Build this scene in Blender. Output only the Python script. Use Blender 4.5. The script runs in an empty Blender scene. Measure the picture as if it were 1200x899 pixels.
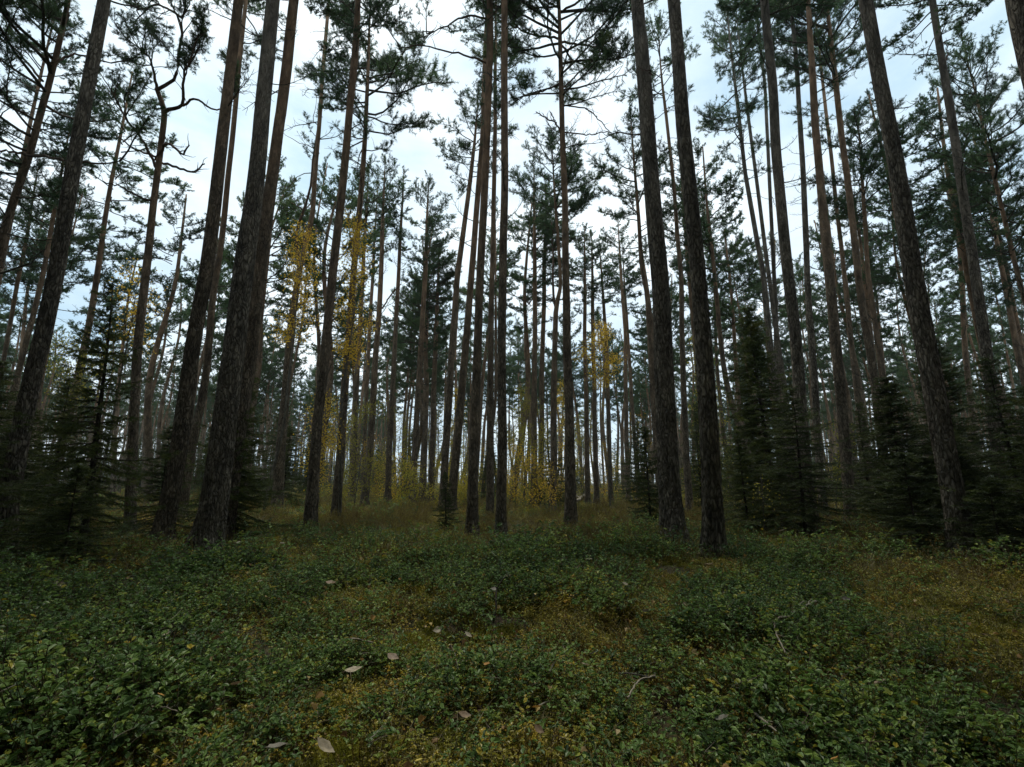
import bpy, math, random
import numpy as np
from mathutils import Vector, Matrix, Euler

SC = bpy.context.scene
COL = SC.collection
R_ = math.radians

# ------------------------------------------------------------------ camera
HC = 1.05                      # camera height; shrub tops are about 0.2 m
FPX, CX, CY = 590.0, 600.0, 449.5
PITCH = R_(11.08)
cam_d = bpy.data.cameras.new('camera')
cam = bpy.data.objects.new('camera', cam_d)
COL.objects.link(cam)
cam.location = (0, 0, HC)
cam.rotation_euler = (R_(90) + PITCH, 0, 0)
cam_d.sensor_width = 36.0
cam_d.lens = 36.0 * FPX / 1200.0
cam_d.clip_start = 0.05
cam_d.clip_end = 3000
SC.camera = cam

# ------------------------------------------------------------------ light
SUN_EL, SUN_AZ = R_(74), R_(-12)          # azimuth measured from +Y towards +X
SC.view_settings.view_transform = 'Standard'
SC.view_settings.look = 'None'
SC.view_settings.gamma = 1
SC.view_settings.use_curve_mapping = False
SC.view_settings.exposure = 0.53
world = bpy.data.worlds.new("World")
SC.world = world
world.use_nodes = True
wt = world.node_tree
wt.nodes.clear()
def wn(t, **k):
    n = wt.nodes.new(t)
    for a, b in k.items():
        setattr(n, a, b)
    return n
wo = wn('ShaderNodeOutputWorld'); bg = wn('ShaderNodeBackground')
bg.inputs['Strength'].default_value = 0.1
sky = wn('ShaderNodeTexSky', sky_type='NISHITA', sun_disc=False)
sky.sun_elevation = SUN_EL
sky.sun_rotation = SUN_AZ
tc = wn('ShaderNodeTexCoord')
mp = wn('ShaderNodeMapping'); mp.inputs['Scale'].default_value = (1.0, 1.0, 2.2)
mp.inputs['Location'].default_value = (0.35, 0.1, 0.2)
nz = wn('ShaderNodeTexNoise'); nz.inputs['Scale'].default_value = 2.1
nz.inputs['Detail'].default_value = 5; nz.inputs['Roughness'].default_value = 0.5
rp = wn('ShaderNodeValToRGB')
rp.color_ramp.elements[0].position = 0.36; rp.color_ramp.elements[0].color = (0.80, 0.80, 0.80, 1)
rp.color_ramp.elements[1].position = 0.62; rp.color_ramp.elements[1].color = (1, 1, 1, 1)
nz2 = wn('ShaderNodeTexNoise'); nz2.inputs['Scale'].default_value = 2.4; nz2.inputs['Detail'].default_value = 7; nz2.inputs['Roughness'].default_value = 0.55
rp2 = wn('ShaderNodeValToRGB')
rp2.color_ramp.elements[0].position = 0.35; rp2.color_ramp.elements[0].color = (4.1, 5.8, 7.0, 1)
rp2.color_ramp.elements[1].position = 0.62; rp2.color_ramp.elements[1].color = (8.5, 9.4, 9.8, 1)
mx = wn('ShaderNodeMixRGB')
L = wt.links.new
L(tc.outputs['Generated'], mp.inputs['Vector']); L(mp.outputs[0], nz.inputs['Vector']); L(mp.outputs[0], nz2.inputs['Vector'])
L(nz.outputs['Fac'], rp.inputs['Fac']); L(nz2.outputs['Fac'], rp2.inputs['Fac'])
L(rp.outputs['Color'], mx.inputs['Fac']); L(sky.outputs['Color'], mx.inputs['Color1']); L(rp2.outputs['Color'], mx.inputs['Color2'])
L(mx.outputs['Color'], bg.inputs['Color']); L(bg.outputs[0], wo.inputs['Surface'])

sd = bpy.data.lights.new('sun', 'SUN')
sd.energy = 1.5; sd.angle = R_(14); sd.color = (1.0, 0.92, 0.78)
sun = bpy.data.objects.new('sun', sd); COL.objects.link(sun)
dv = Vector((math.sin(SUN_AZ) * math.cos(SUN_EL), math.cos(SUN_AZ) * math.cos(SUN_EL), math.sin(SUN_EL)))
sun.rotation_euler = dv.to_track_quat('Z', 'Y').to_euler()
sun.location = dv * 60

SC.render.engine = 'CYCLES'
SC.cycles.max_bounces = 6
SC.cycles.diffuse_bounces = 3
SC.cycles.glossy_bounces = 2
SC.cycles.transmission_bounces = 3
SC.cycles.volume_bounces = 1
SC.cycles.use_denoising = True
SC.cycles.use_adaptive_sampling = False

# ------------------------------------------------------------------ helpers
rng = np.random.default_rng(7)
random.seed(7)

def tagit(o, label=None, cat=None, group=None, kind=None):
    if label: o['label'] = label
    if cat: o['category'] = cat
    if group: o['group'] = group
    if kind: o['kind'] = kind
    return o

def at(px, py, d):
    """world point seen at photo pixel (px, py) on the plane Y = d, and the metres per pixel there"""
    xc, yc = (px - CX) / FPX, (CY - py) / FPX
    yw = math.cos(PITCH) - yc * math.sin(PITCH)
    zw = math.sin(PITCH) + yc * math.cos(PITCH)
    t = d / yw
    return np.array([xc * t, d, HC + zw * t]), t / FPX

def hash3(ix, iy, iz):
    h = (ix * 374761393 + iy * 668265263 + iz * 1274126177) & 0xffffffff
    h = ((h ^ (h >> 13)) * 1274126177) & 0xffffffff
    return ((h ^ (h >> 16)) & 0xffff) / 65535.0

def vnoise(x, y, z=0.0):
    x, y, z = np.broadcast_arrays(np.asarray(x, float), np.asarray(y, float), np.asarray(z, float))
    ix, iy, iz = np.floor(x).astype(np.int64), np.floor(y).astype(np.int64), np.floor(z).astype(np.int64)
    fx, fy, fz = x - ix, y - iy, z - iz
    fx, fy, fz = fx*fx*(3-2*fx), fy*fy*(3-2*fy), fz*fz*(3-2*fz)
    r = 0
    for dx in (0, 1):
        for dy in (0, 1):
            for dz in (0, 1):
                w = (fx if dx else 1-fx) * (fy if dy else 1-fy) * (fz if dz else 1-fz)
                r = r + w * hash3(ix+dx, iy+dy, iz+dz)
    return r                                            # 0..1

def terrain(x, y):
    x = np.asarray(x, float); y = np.asarray(y, float)
    h = (vnoise(x*0.45+3.1, y*0.45+9.2) - 0.5) * 0.22
    h = h + (vnoise(x*1.3+13.1, y*1.3+2.2) - 0.5) * 0.10
    h = h + (vnoise(x*2.3+1.1, y*2.3+5.2) - 0.5) * 0.10
    h = h + (vnoise(x*0.06+1.7, y*0.06+5.2) - 0.5) * 0.5 * np.clip((np.hypot(x, y) - 12) / 30, 0, 1)
    return h

def mesh_from(name, V, F, mats, MI=None, smooth=False):
    V = np.asarray(V, np.float32); F = np.asarray(F, np.int32)
    m = bpy.data.meshes.new(name)
    n = len(F)
    m.vertices.add(len(V)); m.vertices.foreach_set('co', V.ravel())
    m.loops.add(n*3); m.loops.foreach_set('vertex_index', F.ravel())
    m.polygons.add(n)
    m.polygons.foreach_set('loop_start', np.arange(0, n*3, 3, dtype=np.int32))
    m.polygons.foreach_set('loop_total', np.full(n, 3, np.int32))
    if MI is not None:
        m.polygons.foreach_set('material_index', np.asarray(MI, np.int32))
    if smooth is True:
        m.polygons.foreach_set('use_smooth', np.ones(n, bool))
    elif smooth is not False:
        m.polygons.foreach_set('use_smooth', np.asarray(smooth, bool))
    for a in mats: m.materials.append(a)
    m.update(calc_edges=True)
    m.validate()
    return m

class G:
    """triangle soup collector: G.add(V, F, mat)"""
    def __init__(s): s.V=[]; s.F=[]; s.M=[]; s.n=0
    def add(s, V, F, m=0):
        V = np.asarray(V, float).reshape(-1, 3); F = np.asarray(F, int).reshape(-1, 3)
        s.V.append(V); s.F.append(F + s.n); s.M.append(np.full(len(F), m)); s.n += len(V)
    def addG(s, g, mat4=None):
        V, F, M = g.arr()
        if mat4 is not None:
            V = V @ mat4[:3, :3].T + mat4[:3, 3]
        s.V.append(V); s.F.append(F + s.n); s.M.append(M); s.n += len(V)
    def arr(s):
        if len(s.V) > 1:
            s.V = [np.concatenate(s.V)]; s.F = [np.concatenate(s.F)]; s.M = [np.concatenate(s.M)]
        return s.V[0], s.F[0], s.M[0]
    def mesh(s, name, mats, smooth_mats=(0,)):
        V, F, M = s.arr()
        return mesh_from(name, V, F, mats, M, np.isin(M, smooth_mats))

def tube(P, rad, k=6, cap=True):
    P = np.asarray(P, float); rad = np.asarray(rad, float); n = len(P)
    T = np.gradient(P, axis=0); T /= np.linalg.norm(T, axis=1)[:, None] + 1e-9
    ref = np.array([0, 0, 1.0]) if abs(T[0][2]) < 0.8 else np.array([1.0, 0, 0])
    A = np.cross(T, ref); A /= np.linalg.norm(A, axis=1)[:, None] + 1e-9
    B = np.cross(T, A)
    th = np.linspace(0, 2*np.pi, k, endpoint=False)
    V = P[:, None] + rad[:, None, None] * (np.cos(th)[None, :, None]*A[:, None] + np.sin(th)[None, :, None]*B[:, None])
    i = np.arange(n-1)[:, None]*k; j = np.arange(k)[None]; j2 = (j+1) % k
    a, b, c, d = i+j, i+j2, i+k+j2, i+k+j
    F = np.concatenate([np.stack([a, b, c], -1).reshape(-1, 3), np.stack([a, c, d], -1).reshape(-1, 3)])
    V = V.reshape(-1, 3)
    if cap:
        V = np.vstack([V, P[-1] + T[-1]*rad[-1]*0.5])
        q = (n-1)*k
        F = np.vstack([F, np.stack([q+np.arange(k), q+(np.arange(k)+1) % k, np.full(k, n*k)], -1)])
    return V, F

def nrm(v): return v / (np.linalg.norm(v, axis=-1, keepdims=True) + 1e-9)

def new_obj(name, mesh, parent=None, loc=(0, 0, 0), rot=None, scale=None):
    o = bpy.data.objects.new(name, mesh); COL.objects.link(o)
    if parent is not None: o.parent = parent
    o.location = loc
    if rot is not None: o.rotation_euler = rot
    if scale is not None: o.scale = scale
    return o

# ------------------------------------------------------------------ materials
def newmat(name):
    m = bpy.data.materials.new(name); m.use_nodes = True
    m.node_tree.nodes.clear()
    return m, m.node_tree.nodes, m.node_tree.links.new

def ramp(nodes, stops):
    r = nodes.new('ShaderNodeValToRGB'); e = r.color_ramp.elements
    while len(e) < len(stops): e.new(0.5)
    for k, (p, c) in enumerate(stops):
        e[k].position = p; e[k].color = (*c, 1)
    return r

def leaf_mat(name, stops, trans=0.3, rough=0.5, spec=0.35, scale=3.0, rnd=0.5):
    """colour from the object's random number and a noise over its own coordinates"""
    m, N, K = newmat(name)
    out = N.new('ShaderNodeOutputMaterial'); p = N.new('ShaderNodeBsdfPrincipled')
    tr = N.new('ShaderNodeBsdfTranslucent'); mix = N.new('ShaderNodeMixShader')
    oi = N.new('ShaderNodeObjectInfo'); co = N.new('ShaderNodeTexCoord'); nzz = N.new('ShaderNodeTexNoise')
    nzz.inputs['Scale'].default_value = scale; nzz.inputs['Detail'].default_value = 3
    K(co.outputs['Object'], nzz.inputs['Vector'])
    a = N.new('ShaderNodeMath'); a.operation = 'MULTIPLY'; a.inputs[1].default_value = rnd
    b = N.new('ShaderNodeMath'); b.operation = 'MULTIPLY_ADD'; b.inputs[1].default_value = 1.6*(1-rnd)+0.3; 
    s = N.new('ShaderNodeMath'); s.operation = 'SUBTRACT'; s.inputs[1].default_value = 0.30
    K(oi.outputs['Random'], a.inputs[0]); K(nzz.outputs['Fac'], b.inputs[0]); K(a.outputs[0], b.inputs[2]); K(b.outputs[0], s.inputs[0])
    r = ramp(N, stops); K(s.outputs[0], r.inputs['Fac'])
    K(r.outputs['Color'], p.inputs['Base Color']); K(r.outputs['Color'], tr.inputs['Color'])
    p.inputs['Roughness'].default_value = rough
    p.inputs['Specular IOR Level'].default_value = spec
    mix.inputs[0].default_value = trans
    K(p.outputs[0], mix.inputs[1]); K(tr.outputs[0], mix.inputs[2]); K(mix.outputs[0], out.inputs['Surface'])
    return m

def bark_mat(name, low, dark, high, z0=2.5, z1=9.0, sc=27.0, bump=1.0, shift=0.0):
    m, N, K = newmat(name)
    out = N.new('ShaderNodeOutputMaterial'); p = N.new('ShaderNodeBsdfPrincipled')
    co = N.new('ShaderNodeTexCoord'); mpn = N.new('ShaderNodeMapping'); mpn.inputs['Scale'].default_value = (1, 1, 0.30)
    K(co.outputs['Object'], mpn.inputs['Vector'])
    wob = N.new('ShaderNodeTexNoise'); wob.inputs['Scale'].default_value = 8; wob.inputs['Detail'].default_value = 4
    K(mpn.outputs[0], wob.inputs['Vector'])
    addv = N.new('ShaderNodeMixRGB'); addv.blend_type = 'ADD'; addv.inputs['Fac'].default_value = 0.13
    K(mpn.outputs[0], addv.inputs['Color1']); K(wob.outputs['Color'], addv.inputs['Color2'])
    vo = N.new('ShaderNodeTexVoronoi'); vo.feature = 'DISTANCE_TO_EDGE'; vo.inputs['Scale'].default_value = sc
    K(addv.outputs[0], vo.inputs['Vector'])
    vc = N.new('ShaderNodeTexVoronoi'); vc.inputs['Scale'].default_value = sc; K(addv.outputs[0], vc.inputs['Vector'])
    fine = N.new('ShaderNodeTexNoise'); fine.inputs['Scale'].default_value = 60; fine.inputs['Detail'].default_value = 5
    K(mpn.outputs[0], fine.inputs['Vector'])
    big = N.new('ShaderNodeTexNoise'); big.inputs['Scale'].default_value = 2.2; big.inputs['Detail'].default_value = 4
    K(co.outputs['Object'], big.inputs['Vector'])
    sep = N.new('ShaderNodeSeparateXYZ'); K(co.outputs['Object'], sep.inputs[0])
    oi = N.new('ShaderNodeObjectInfo')
    zz = N.new('ShaderNodeMath'); zz.operation = 'MULTIPLY_ADD'; zz.inputs[1].default_value = 5.0
    K(big.outputs['Fac'], zz.inputs[0]); K(sep.outputs['Z'], zz.inputs[2])
    zr = N.new('ShaderNodeMath'); zr.operation = 'MULTIPLY_ADD'; zr.inputs[1].default_value = 2.5
    K(oi.outputs['Random'], zr.inputs[0]); K(zz.outputs[0], zr.inputs[2])
    mr = N.new('ShaderNodeMapRange'); mr.inputs['From Min'].default_value = z0+3.7; mr.inputs['From Max'].default_value = z1+3.7
    K(zr.outputs[0], mr.inputs['Value'])
    # plate colour: per-cell variation
    rl = ramp(N, [(0.0, tuple(c*0.62 for c in low)), (0.5, low), (1.0, tuple(c*1.45 for c in low))])
    sepc = N.new('ShaderNodeSeparateColor'); K(vc.outputs['Color'], sepc.inputs[0])
    fm = N.new('ShaderNodeMath'); fm.operation = 'MULTIPLY_ADD'; fm.inputs[1].default_value = 0.55
    K(fine.outputs['Fac'], fm.inputs[0])
    sm = N.new('ShaderNodeMath'); sm.operation = 'MULTIPLY'; sm.inputs[1].default_value = 0.45
    K(sepc.outputs[0], sm.inputs[0]); K(sm.outputs[0], fm.inputs[2])
    K(fm.outputs[0], rl.inputs['Fac'])
    rh = ramp(N, [(0.0, tuple(c*0.55 for c in high)), (0.5, high), (1.0, tuple(c*1.4 for c in high))])
    K(fm.outputs[0], rh.inputs['Fac'])
    cm = N.new('ShaderNodeMixRGB'); K(mr.outputs[0], cm.inputs['Fac']); K(rl.outputs[0], cm.inputs['Color1']); K(rh.outputs[0], cm.inputs['Color2'])
    # furrows, shallower high up
    fr = N.new('ShaderNodeMapRange'); fr.inputs['From Min'].default_value = 0.0; fr.inputs['From Max'].default_value = 0.30
    nb_ = N.new('ShaderNodeTexNoise'); nb_.inputs['Scale'].default_value = 22; nb_.inputs['Detail'].default_value = 5; nb_.inputs['Roughness'].default_value = 0.7; K(mpn.outputs[0], nb_.inputs['Vector'])
    nm_ = N.new('ShaderNodeMath'); nm_.operation = 'MULTIPLY_ADD'; nm_.inputs[1].default_value = 0.75; nm_.inputs[2].default_value = -0.34
    ns_ = N.new('ShaderNodeMath'); ns_.operation = 'ADD'
    K(nb_.outputs['Fac'], nm_.inputs[0]); K(nm_.outputs[0], ns_.inputs[0]); K(vo.outputs['Distance'], ns_.inputs[1])
    K(ns_.outputs[0], fr.inputs['Value'])
    fk = N.new('ShaderNodeMath'); fk.operation = 'MULTIPLY_ADD'; fk.inputs[1].default_value = 0.75; 
    K(mr.outputs[0], fk.inputs[0]); K(fr.outputs[0], fk.inputs[2]); fk.use_clamp = True
    c2 = N.new('ShaderNodeMixRGB'); c2.inputs['Color1'].default_value = (*dark, 1)
    K(fk.outputs[0], c2.inputs['Fac']); K(cm.outputs[0], c2.inputs['Color2'])
    # green-grey algae near the ground, patchy
    al = N.new('ShaderNodeMapRange'); al.inputs['From Min'].default_value = 1.6; al.inputs['From Max'].default_value = -0.2
    al.inputs['To Max'].default_value = 0.55
    K(sep.outputs['Z'], al.inputs['Value'])
    am = N.new('ShaderNodeMath'); am.operation = 'MULTIPLY'; K(al.outputs[0], am.inputs[0]); K(big.outputs['Fac'], am.inputs[1])
    c3 = N.new('ShaderNodeMixRGB'); c3.inputs['Color2'].default_value = (0.06, 0.075, 0.045, 1)
    K(am.outputs[0], c3.inputs['Fac']); K(c2.outputs[0], c3.inputs['Color1'])
    li = N.new('ShaderNodeTexNoise'); li.inputs['Scale'].default_value = 26; li.inputs['Detail'].default_value = 3; K(co.outputs['Object'], li.inputs['Vector'])
    lr = N.new('ShaderNodeMapRange'); lr.inputs['From Min'].default_value = 0.66; lr.inputs['From Max'].default_value = 0.72; lr.inputs['To Max'].default_value = 0.6; K(li.outputs['Fac'], lr.inputs['Value'])
    c4 = N.new('ShaderNodeMixRGB'); c4.inputs['Color2'].default_value = (0.27, 0.28, 0.25, 1); K(lr.outputs[0], c4.inputs['Fac']); K(c3.outputs[0], c4.inputs['Color1'])
    mo = N.new('ShaderNodeTexNoise'); mo.inputs['Scale'].default_value = 7; mo.inputs['Detail'].default_value = 4; K(mpn.outputs[0], mo.inputs['Vector'])
    mor = ramp(N, [(0.3, (0.5, 0.5, 0.5)), (0.7, (1.45, 1.42, 1.36))]); K(mo.outputs['Fac'], mor.inputs['Fac'])
    c5 = N.new('ShaderNodeMixRGB'); c5.blend_type = 'MULTIPLY'; c5.inputs['Fac'].default_value = 1; K(c4.outputs[0], c5.inputs['Color1']); K(mor.outputs[0], c5.inputs['Color2'])
    K(c5.outputs[0], p.inputs['Base Color'])
    hb = N.new('ShaderNodeMath'); hb.operation = 'MULTIPLY_ADD'; hb.inputs[1].default_value = 0.35
    K(fine.outputs['Fac'], hb.inputs[0]); K(fk.outputs[0], hb.inputs[2])
    bp = N.new('ShaderNodeBump'); bp.inputs['Strength'].default_value = bump; bp.inputs['Distance'].default_value = 0.035
    K(hb.outputs[0], bp.inputs['Height']); K(bp.outputs[0], p.inputs['Normal'])
    p.inputs['Roughness'].default_value = 0.92; p.inputs['Specular IOR Level'].default_value = 0.2
    K(p.outputs[0], out.inputs['Surface'])
    return m

M_BARK = bark_mat('pine_bark', (0.26, 0.21, 0.155), (0.08, 0.064, 0.048), (0.25, 0.158, 0.10), z1=10.0)
M_GREY = bark_mat('grey_pine_bark', (0.28, 0.24, 0.19), (0.085, 0.07, 0.055), (0.17, 0.145, 0.12), z0=5, z1=12)
M_WOOD = bark_mat('branch_bark', (0.10, 0.085, 0.07), (0.05, 0.04, 0.032), (0.13, 0.085, 0.06), sc=40, bump=0.3)
M_SPR = bark_mat('spruce_bark', (0.085, 0.07, 0.055), (0.03, 0.025, 0.02), (0.10, 0.08, 0.06), sc=30, bump=0.4)
M_SMOOTH = bark_mat('sapling_bark', (0.17, 0.16, 0.13), (0.08, 0.07, 0.06), (0.2, 0.18, 0.15), sc=20, bump=0.2)
M_NEEDLE = leaf_mat('pine_needles', [(0.0, (0.025, 0.058, 0.028)), (0.45, (0.055, 0.115, 0.045)), (0.8, (0.10, 0.18, 0.06)), (1.0, (0.16, 0.19, 0.055))], trans=0.38, scale=0.9)
M_SPRN = leaf_mat('spruce_needles', [(0.0, (0.016, 0.030, 0.010)), (0.45, (0.045, 0.070, 0.015)), (0.75, (0.09, 0.12, 0.022)), (1.0, (0.17, 0.18, 0.03))], trans=0.3, scale=4.5, rnd=0.25)
M_YEL = leaf_mat('yellow_leaves', [(0.0, (0.42, 0.25, 0.02)), (0.45, (0.70, 0.47, 0.05)), (0.8, (0.76, 0.56, 0.07)), (1.0, (0.58, 0.55, 0.08))], trans=0.55, scale=5)
M_YGR = leaf_mat('yellow_green_leaves', [(0.0, (0.22, 0.22, 0.03)), (0.5, (0.40, 0.37, 0.05)), (1.0, (0.55, 0.44, 0.06))], trans=0.5, scale=5)
M_BIL = leaf_mat('bilberry_leaves', [(0.0, (0.034, 0.072, 0.024)), (0.35, (0.09, 0.165, 0.045)), (0.6, (0.18, 0.29, 0.07)), (0.76, (0.28, 0.33, 0.055)), (0.86, (0.46, 0.36, 0.04)), (1.0, (0.46, 0.20, 0.03))], trans=0.35, rough=0.42, spec=0.35, scale=9, rnd=0.55)
M_LIN = leaf_mat('lingonberry_leaves', [(0.0, (0.12, 0.13, 0.02)), (0.45, (0.32, 0.30, 0.04)), (0.8, (0.50, 0.38, 0.05)), (1.0, (0.50, 0.20, 0.035))], trans=0.3, rough=0.38, spec=0.5, scale=9, rnd=0.6)
M_HEA = leaf_mat('heather_sprays', [(0.0, (0.13, 0.085, 0.025)), (0.45, (0.25, 0.19, 0.045)), (0.8, (0.32, 0.28, 0.055)), (1.0, (0.19, 0.22, 0.04))], trans=0.2, scale=6, rnd=0.6)
M_MOS = leaf_mat('moss_fronds', [(0.0, (0.09, 0.10, 0.012)), (0.5, (0.24, 0.245, 0.028)), (1.0, (0.42, 0.36, 0.04))], trans=0.3, scale=6, rnd=0.6)
M_GRA = leaf_mat('grass_blades', [(0.0, (0.10, 0.11, 0.035)), (0.5, (0.19, 0.17, 0.065)), (1.0, (0.32, 0.25, 0.12))], trans=0.35, scale=8, rnd=0.6)
M_STEM = leaf_mat('shrub_stems', [(0.0, (0.05, 0.04, 0.022)), (1.0, (0.12, 0.085, 0.045))], trans=0.0, scale=6)
M_LIT = leaf_mat('leaf_litter', [(0.0, (0.09, 0.055, 0.03)), (0.45, (0.17, 0.11, 0.055)), (0.8, (0.28, 0.19, 0.09)), (1.0, (0.35, 0.24, 0.08))], trans=0.15, rough=0.7, scale=6, rnd=0.85)
M_LIT2 = leaf_mat('small_dead_leaves', [(0.0, (0.16, 0.09, 0.04)), (0.3, (0.36, 0.22, 0.07)), (0.6, (0.42, 0.34, 0.18)), (0.85, (0.55, 0.40, 0.08)), (1.0, (0.42, 0.38, 0.30))], trans=0.3, rough=0.6, scale=6, rnd=0.95)
def flat_leaf(name, c):
    return leaf_mat(name, [(0.0, tuple(x*0.3 for x in c)), (0.45, tuple(x*0.75 for x in c)), (0.7, c), (1.0, tuple(min(1, x*1.2) for x in c))], trans=0.2, rough=0.55, scale=38, rnd=0.2)
FL = {'pale': flat_leaf('pale_dead_leaf', (0.36, 0.32, 0.23)), 'tan': flat_leaf('tan_dead_leaf', (0.27, 0.19, 0.12)),
      'grey': flat_leaf('grey_dead_leaf', (0.19, 0.175, 0.14)), 'yellow': flat_leaf('yellow_dead_leaf', (0.55, 0.45, 0.10)),
      'orange': flat_leaf('orange_dead_leaf', (0.48, 0.25, 0.06)), 'white': flat_leaf('whitish_dead_leaf', (0.42, 0.36, 0.25))}

def ground_mat():
    m, N, K = newmat('forest_floor')
    out = N.new('ShaderNodeOutputMaterial'); p = N.new('ShaderNodeBsdfPrincipled')
    co = N.new('ShaderNodeTexCoord')
    n1 = N.new('ShaderNodeTexNoise'); n1.inputs['Scale'].default_value = 1.3; n1.inputs['Detail'].default_value = 6
    n2 = N.new('ShaderNodeTexNoise'); n2.inputs['Scale'].default_value = 45; n2.inputs['Detail'].default_value = 6
    K(co.outputs['Object'], n1.inputs['Vector']); K(co.outputs['Object'], n2.inputs['Vector'])
    r1 = ramp(N, [(0.35, (0.045, 0.032, 0.018)), (0.5, (0.06, 0.052, 0.02)), (0.65, (0.065, 0.078, 0.02))]); K(n1.outputs['Fac'], r1.inputs['Fac'])
    r2 = ramp(N, [(0.3, (0.35, 0.35, 0.35)), (0.7, (1.5, 1.4, 1.25))]); K(n2.outputs['Fac'], r2.inputs['Fac'])
    mu = N.new('ShaderNodeMixRGB'); mu.blend_type = 'MULTIPLY'; mu.inputs['Fac'].default_value = 1
    K(r1.outputs[0], mu.inputs['Color1']); K(r2.outputs[0], mu.inputs['Color2']); K(mu.outputs[0], p.inputs['Base Color'])
    b = N.new('ShaderNodeBump'); b.inputs['Strength'].default_value = 0.9; b.inputs['Distance'].default_value = 0.04
    K(n2.outputs['Fac'], b.inputs['Height']); K(b.outputs[0], p.inputs['Normal'])
    p.inputs['Roughness'].default_value = 0.95
    K(p.outputs[0], out.inputs['Surface'])
    return m
M_GND = ground_mat()

# ------------------------------------------------------------------ ground sheet
def ground():
    a = np.sinh(np.linspace(-1, 1, 261) * 6.2); a = a / a[-1] * 420
    X, Y = np.meshgrid(a, a + 4)
    Z = terrain(X, Y) - 0.02
    n = len(a); V = np.stack([X, Y, Z], -1).reshape(-1, 3)
    i = np.arange(n-1)[:, None]*n + np.arange(n-1)[None]
    F = np.concatenate([np.stack([i, i+1, i+n+1], -1).reshape(-1, 3), np.stack([i, i+n+1, i+n], -1).reshape(-1, 3)])
    o = new_obj('ground', mesh_from('ground', V, F, [M_GND], smooth=True))
    tagit(o, 'mossy forest floor under the shrubs and pines', kind='structure')
ground()

# ------------------------------------------------------------------ pine boughs
def needles(P, D, n, ln, wd, spread=0.9):
    """brush of n needles round each shoot P (k,3) with direction D (k,3) -> V,F"""
    k = len(P)
    Pq = np.repeat(P, n, 0); Dq = np.repeat(nrm(D), n, 0)
    r = nrm(rng.normal(size=Pq.shape))
    side = nrm(np.cross(Dq, r))
    dirn = nrm(Dq * rng.uniform(0.35, 1.0, (k*n, 1)) + side * spread * rng.uniform(0.5, 1.1, (k*n, 1)))
    w = nrm(np.cross(dirn, nrm(rng.normal(size=Pq.shape)))) * wd
    b = Pq - Dq * rng.uniform(0, ln*1.6, (k*n, 1))
    l = ln * rng.uniform(0.7, 1.15, (k*n, 1))
    V = np.stack([b - w, b + w, b + dirn*l], 1).reshape(-1, 3)
    return V, np.arange(k*n*3).reshape(-1, 3)

def wander(p0, d0, length, n, jit, lift):
    P = [np.array(p0, float)]; d = nrm(np.array(d0, float)); s = length/n
    for _ in range(n):
        d = nrm(d + rng.normal(size=3)*jit + np.array([0, 0, lift]))
        P.append(P[-1] + d*s)
    return np.array(P)

def make_bough(Ln=1.8, fol=1.0, nn=22, wd=0.0028, ln=0.068, lift=0.05, sides=3, thick=1.0):
    g = G()
    main = wander((0, 0, 0), (1, 0, 0.15), Ln, 9, 0.13, lift)
    r0 = 0.011*Ln + 0.004
    g.add(*tube(main, np.linspace(r0, r0*0.25, len(main)), 5), 0)
    SP, SD = [], []
    def shoots(path, cnt, k0=0):
        for _ in range(cnt):
            u = rng.uniform(k0, len(path)-1.01); i = int(u); f = u-i
            p = path[i]*(1-f) + path[i+1]*f; t = nrm(path[i+1]-path[i])
            d = nrm(t*0.7 + rng.normal(size=3)*0.55 + np.array([0, 0, 0.25]))
            l = rng.uniform(0.05, 0.14)
            e = p + d*l
            g.add(*tube(np.array([p, e]), [0.0022, 0.0015], 3, False), 0)
            SP.append(e); SD.append(d)
        SP.append(path[-1]); SD.append(nrm(path[-1]-path[-2]))
    ns = int(9 * Ln / 1.8) + 2
    for q in range(ns):
        u = 2.2 + (q + rng.uniform(0, 1))/ns*6.4; i = min(int(u), 8); f = u-i
        p = main[i]*(1-f) + main[min(i+1, 9)]*f; t = nrm(main[min(i+1, 9)]-main[i-1])
        sgn = 1 if q % 2 else -1
        sd_ = nrm(np.cross(t, [0, 0, 1]))*sgn
        d = nrm(t*rng.uniform(0.5, 0.9) + sd_*rng.uniform(0.4, 1.0) + np.array([0, 0, rng.uniform(-0.15, 0.45)]))
        l = Ln*rng.uniform(0.16, 0.38)*(1.15 - i/14)
        s = wander(p, d, l, 5, 0.2, 0.09)
        g.add(*tube(s, np.linspace(r0*0.42, r0*0.16, len(s)), sides), 0)
        if rng.random() < fol:
            shoots(s, 9, 1.2)
            for _ in range(2):
                j = rng.integers(1, 4)
                s2 = wander(s[j], nrm(s[j+1]-s[j] + rng.normal(size=3)*0.8), l*0.45, 3, 0.2, 0.15)
                g.add(*tube(s2, np.linspace(r0*0.25, r0*0.12, len(s2)), 3), 0)
                shoots(s2, 5, 0.5)
    if fol > 0.3: shoots(main, 10, 4.5)
    if SP and fol > 0:
        g.add(*needles(np.array(SP), np.array(SD), nn, ln, wd), 1)
    return g

BOUGH_G = [make_bough() for _ in range(10)]
THIN_G = [make_bough(fol=0.45, lift=0.02) for _ in range(4)]
FAR_G = [make_bough(nn=15, wd=0.0062, ln=0.062) for _ in range(7)]
FTHIN_G = [make_bough(fol=0.5, nn=14, wd=0.006, ln=0.06, lift=0.02) for _ in range(3)]
BARE_G = [make_bough(Ln=1.5, fol=0.0, lift=0.015) for _ in range(5)]
BOUGH_M = [g.mesh('bough', [M_WOOD, M_NEEDLE]) for g in BOUGH_G]
THIN_M = [g.mesh('bough', [M_WOOD, M_NEEDLE]) for g in THIN_G]
BARE_M = [g.mesh('dead_branch', [M_WOOD]) for g in BARE_G]

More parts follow.
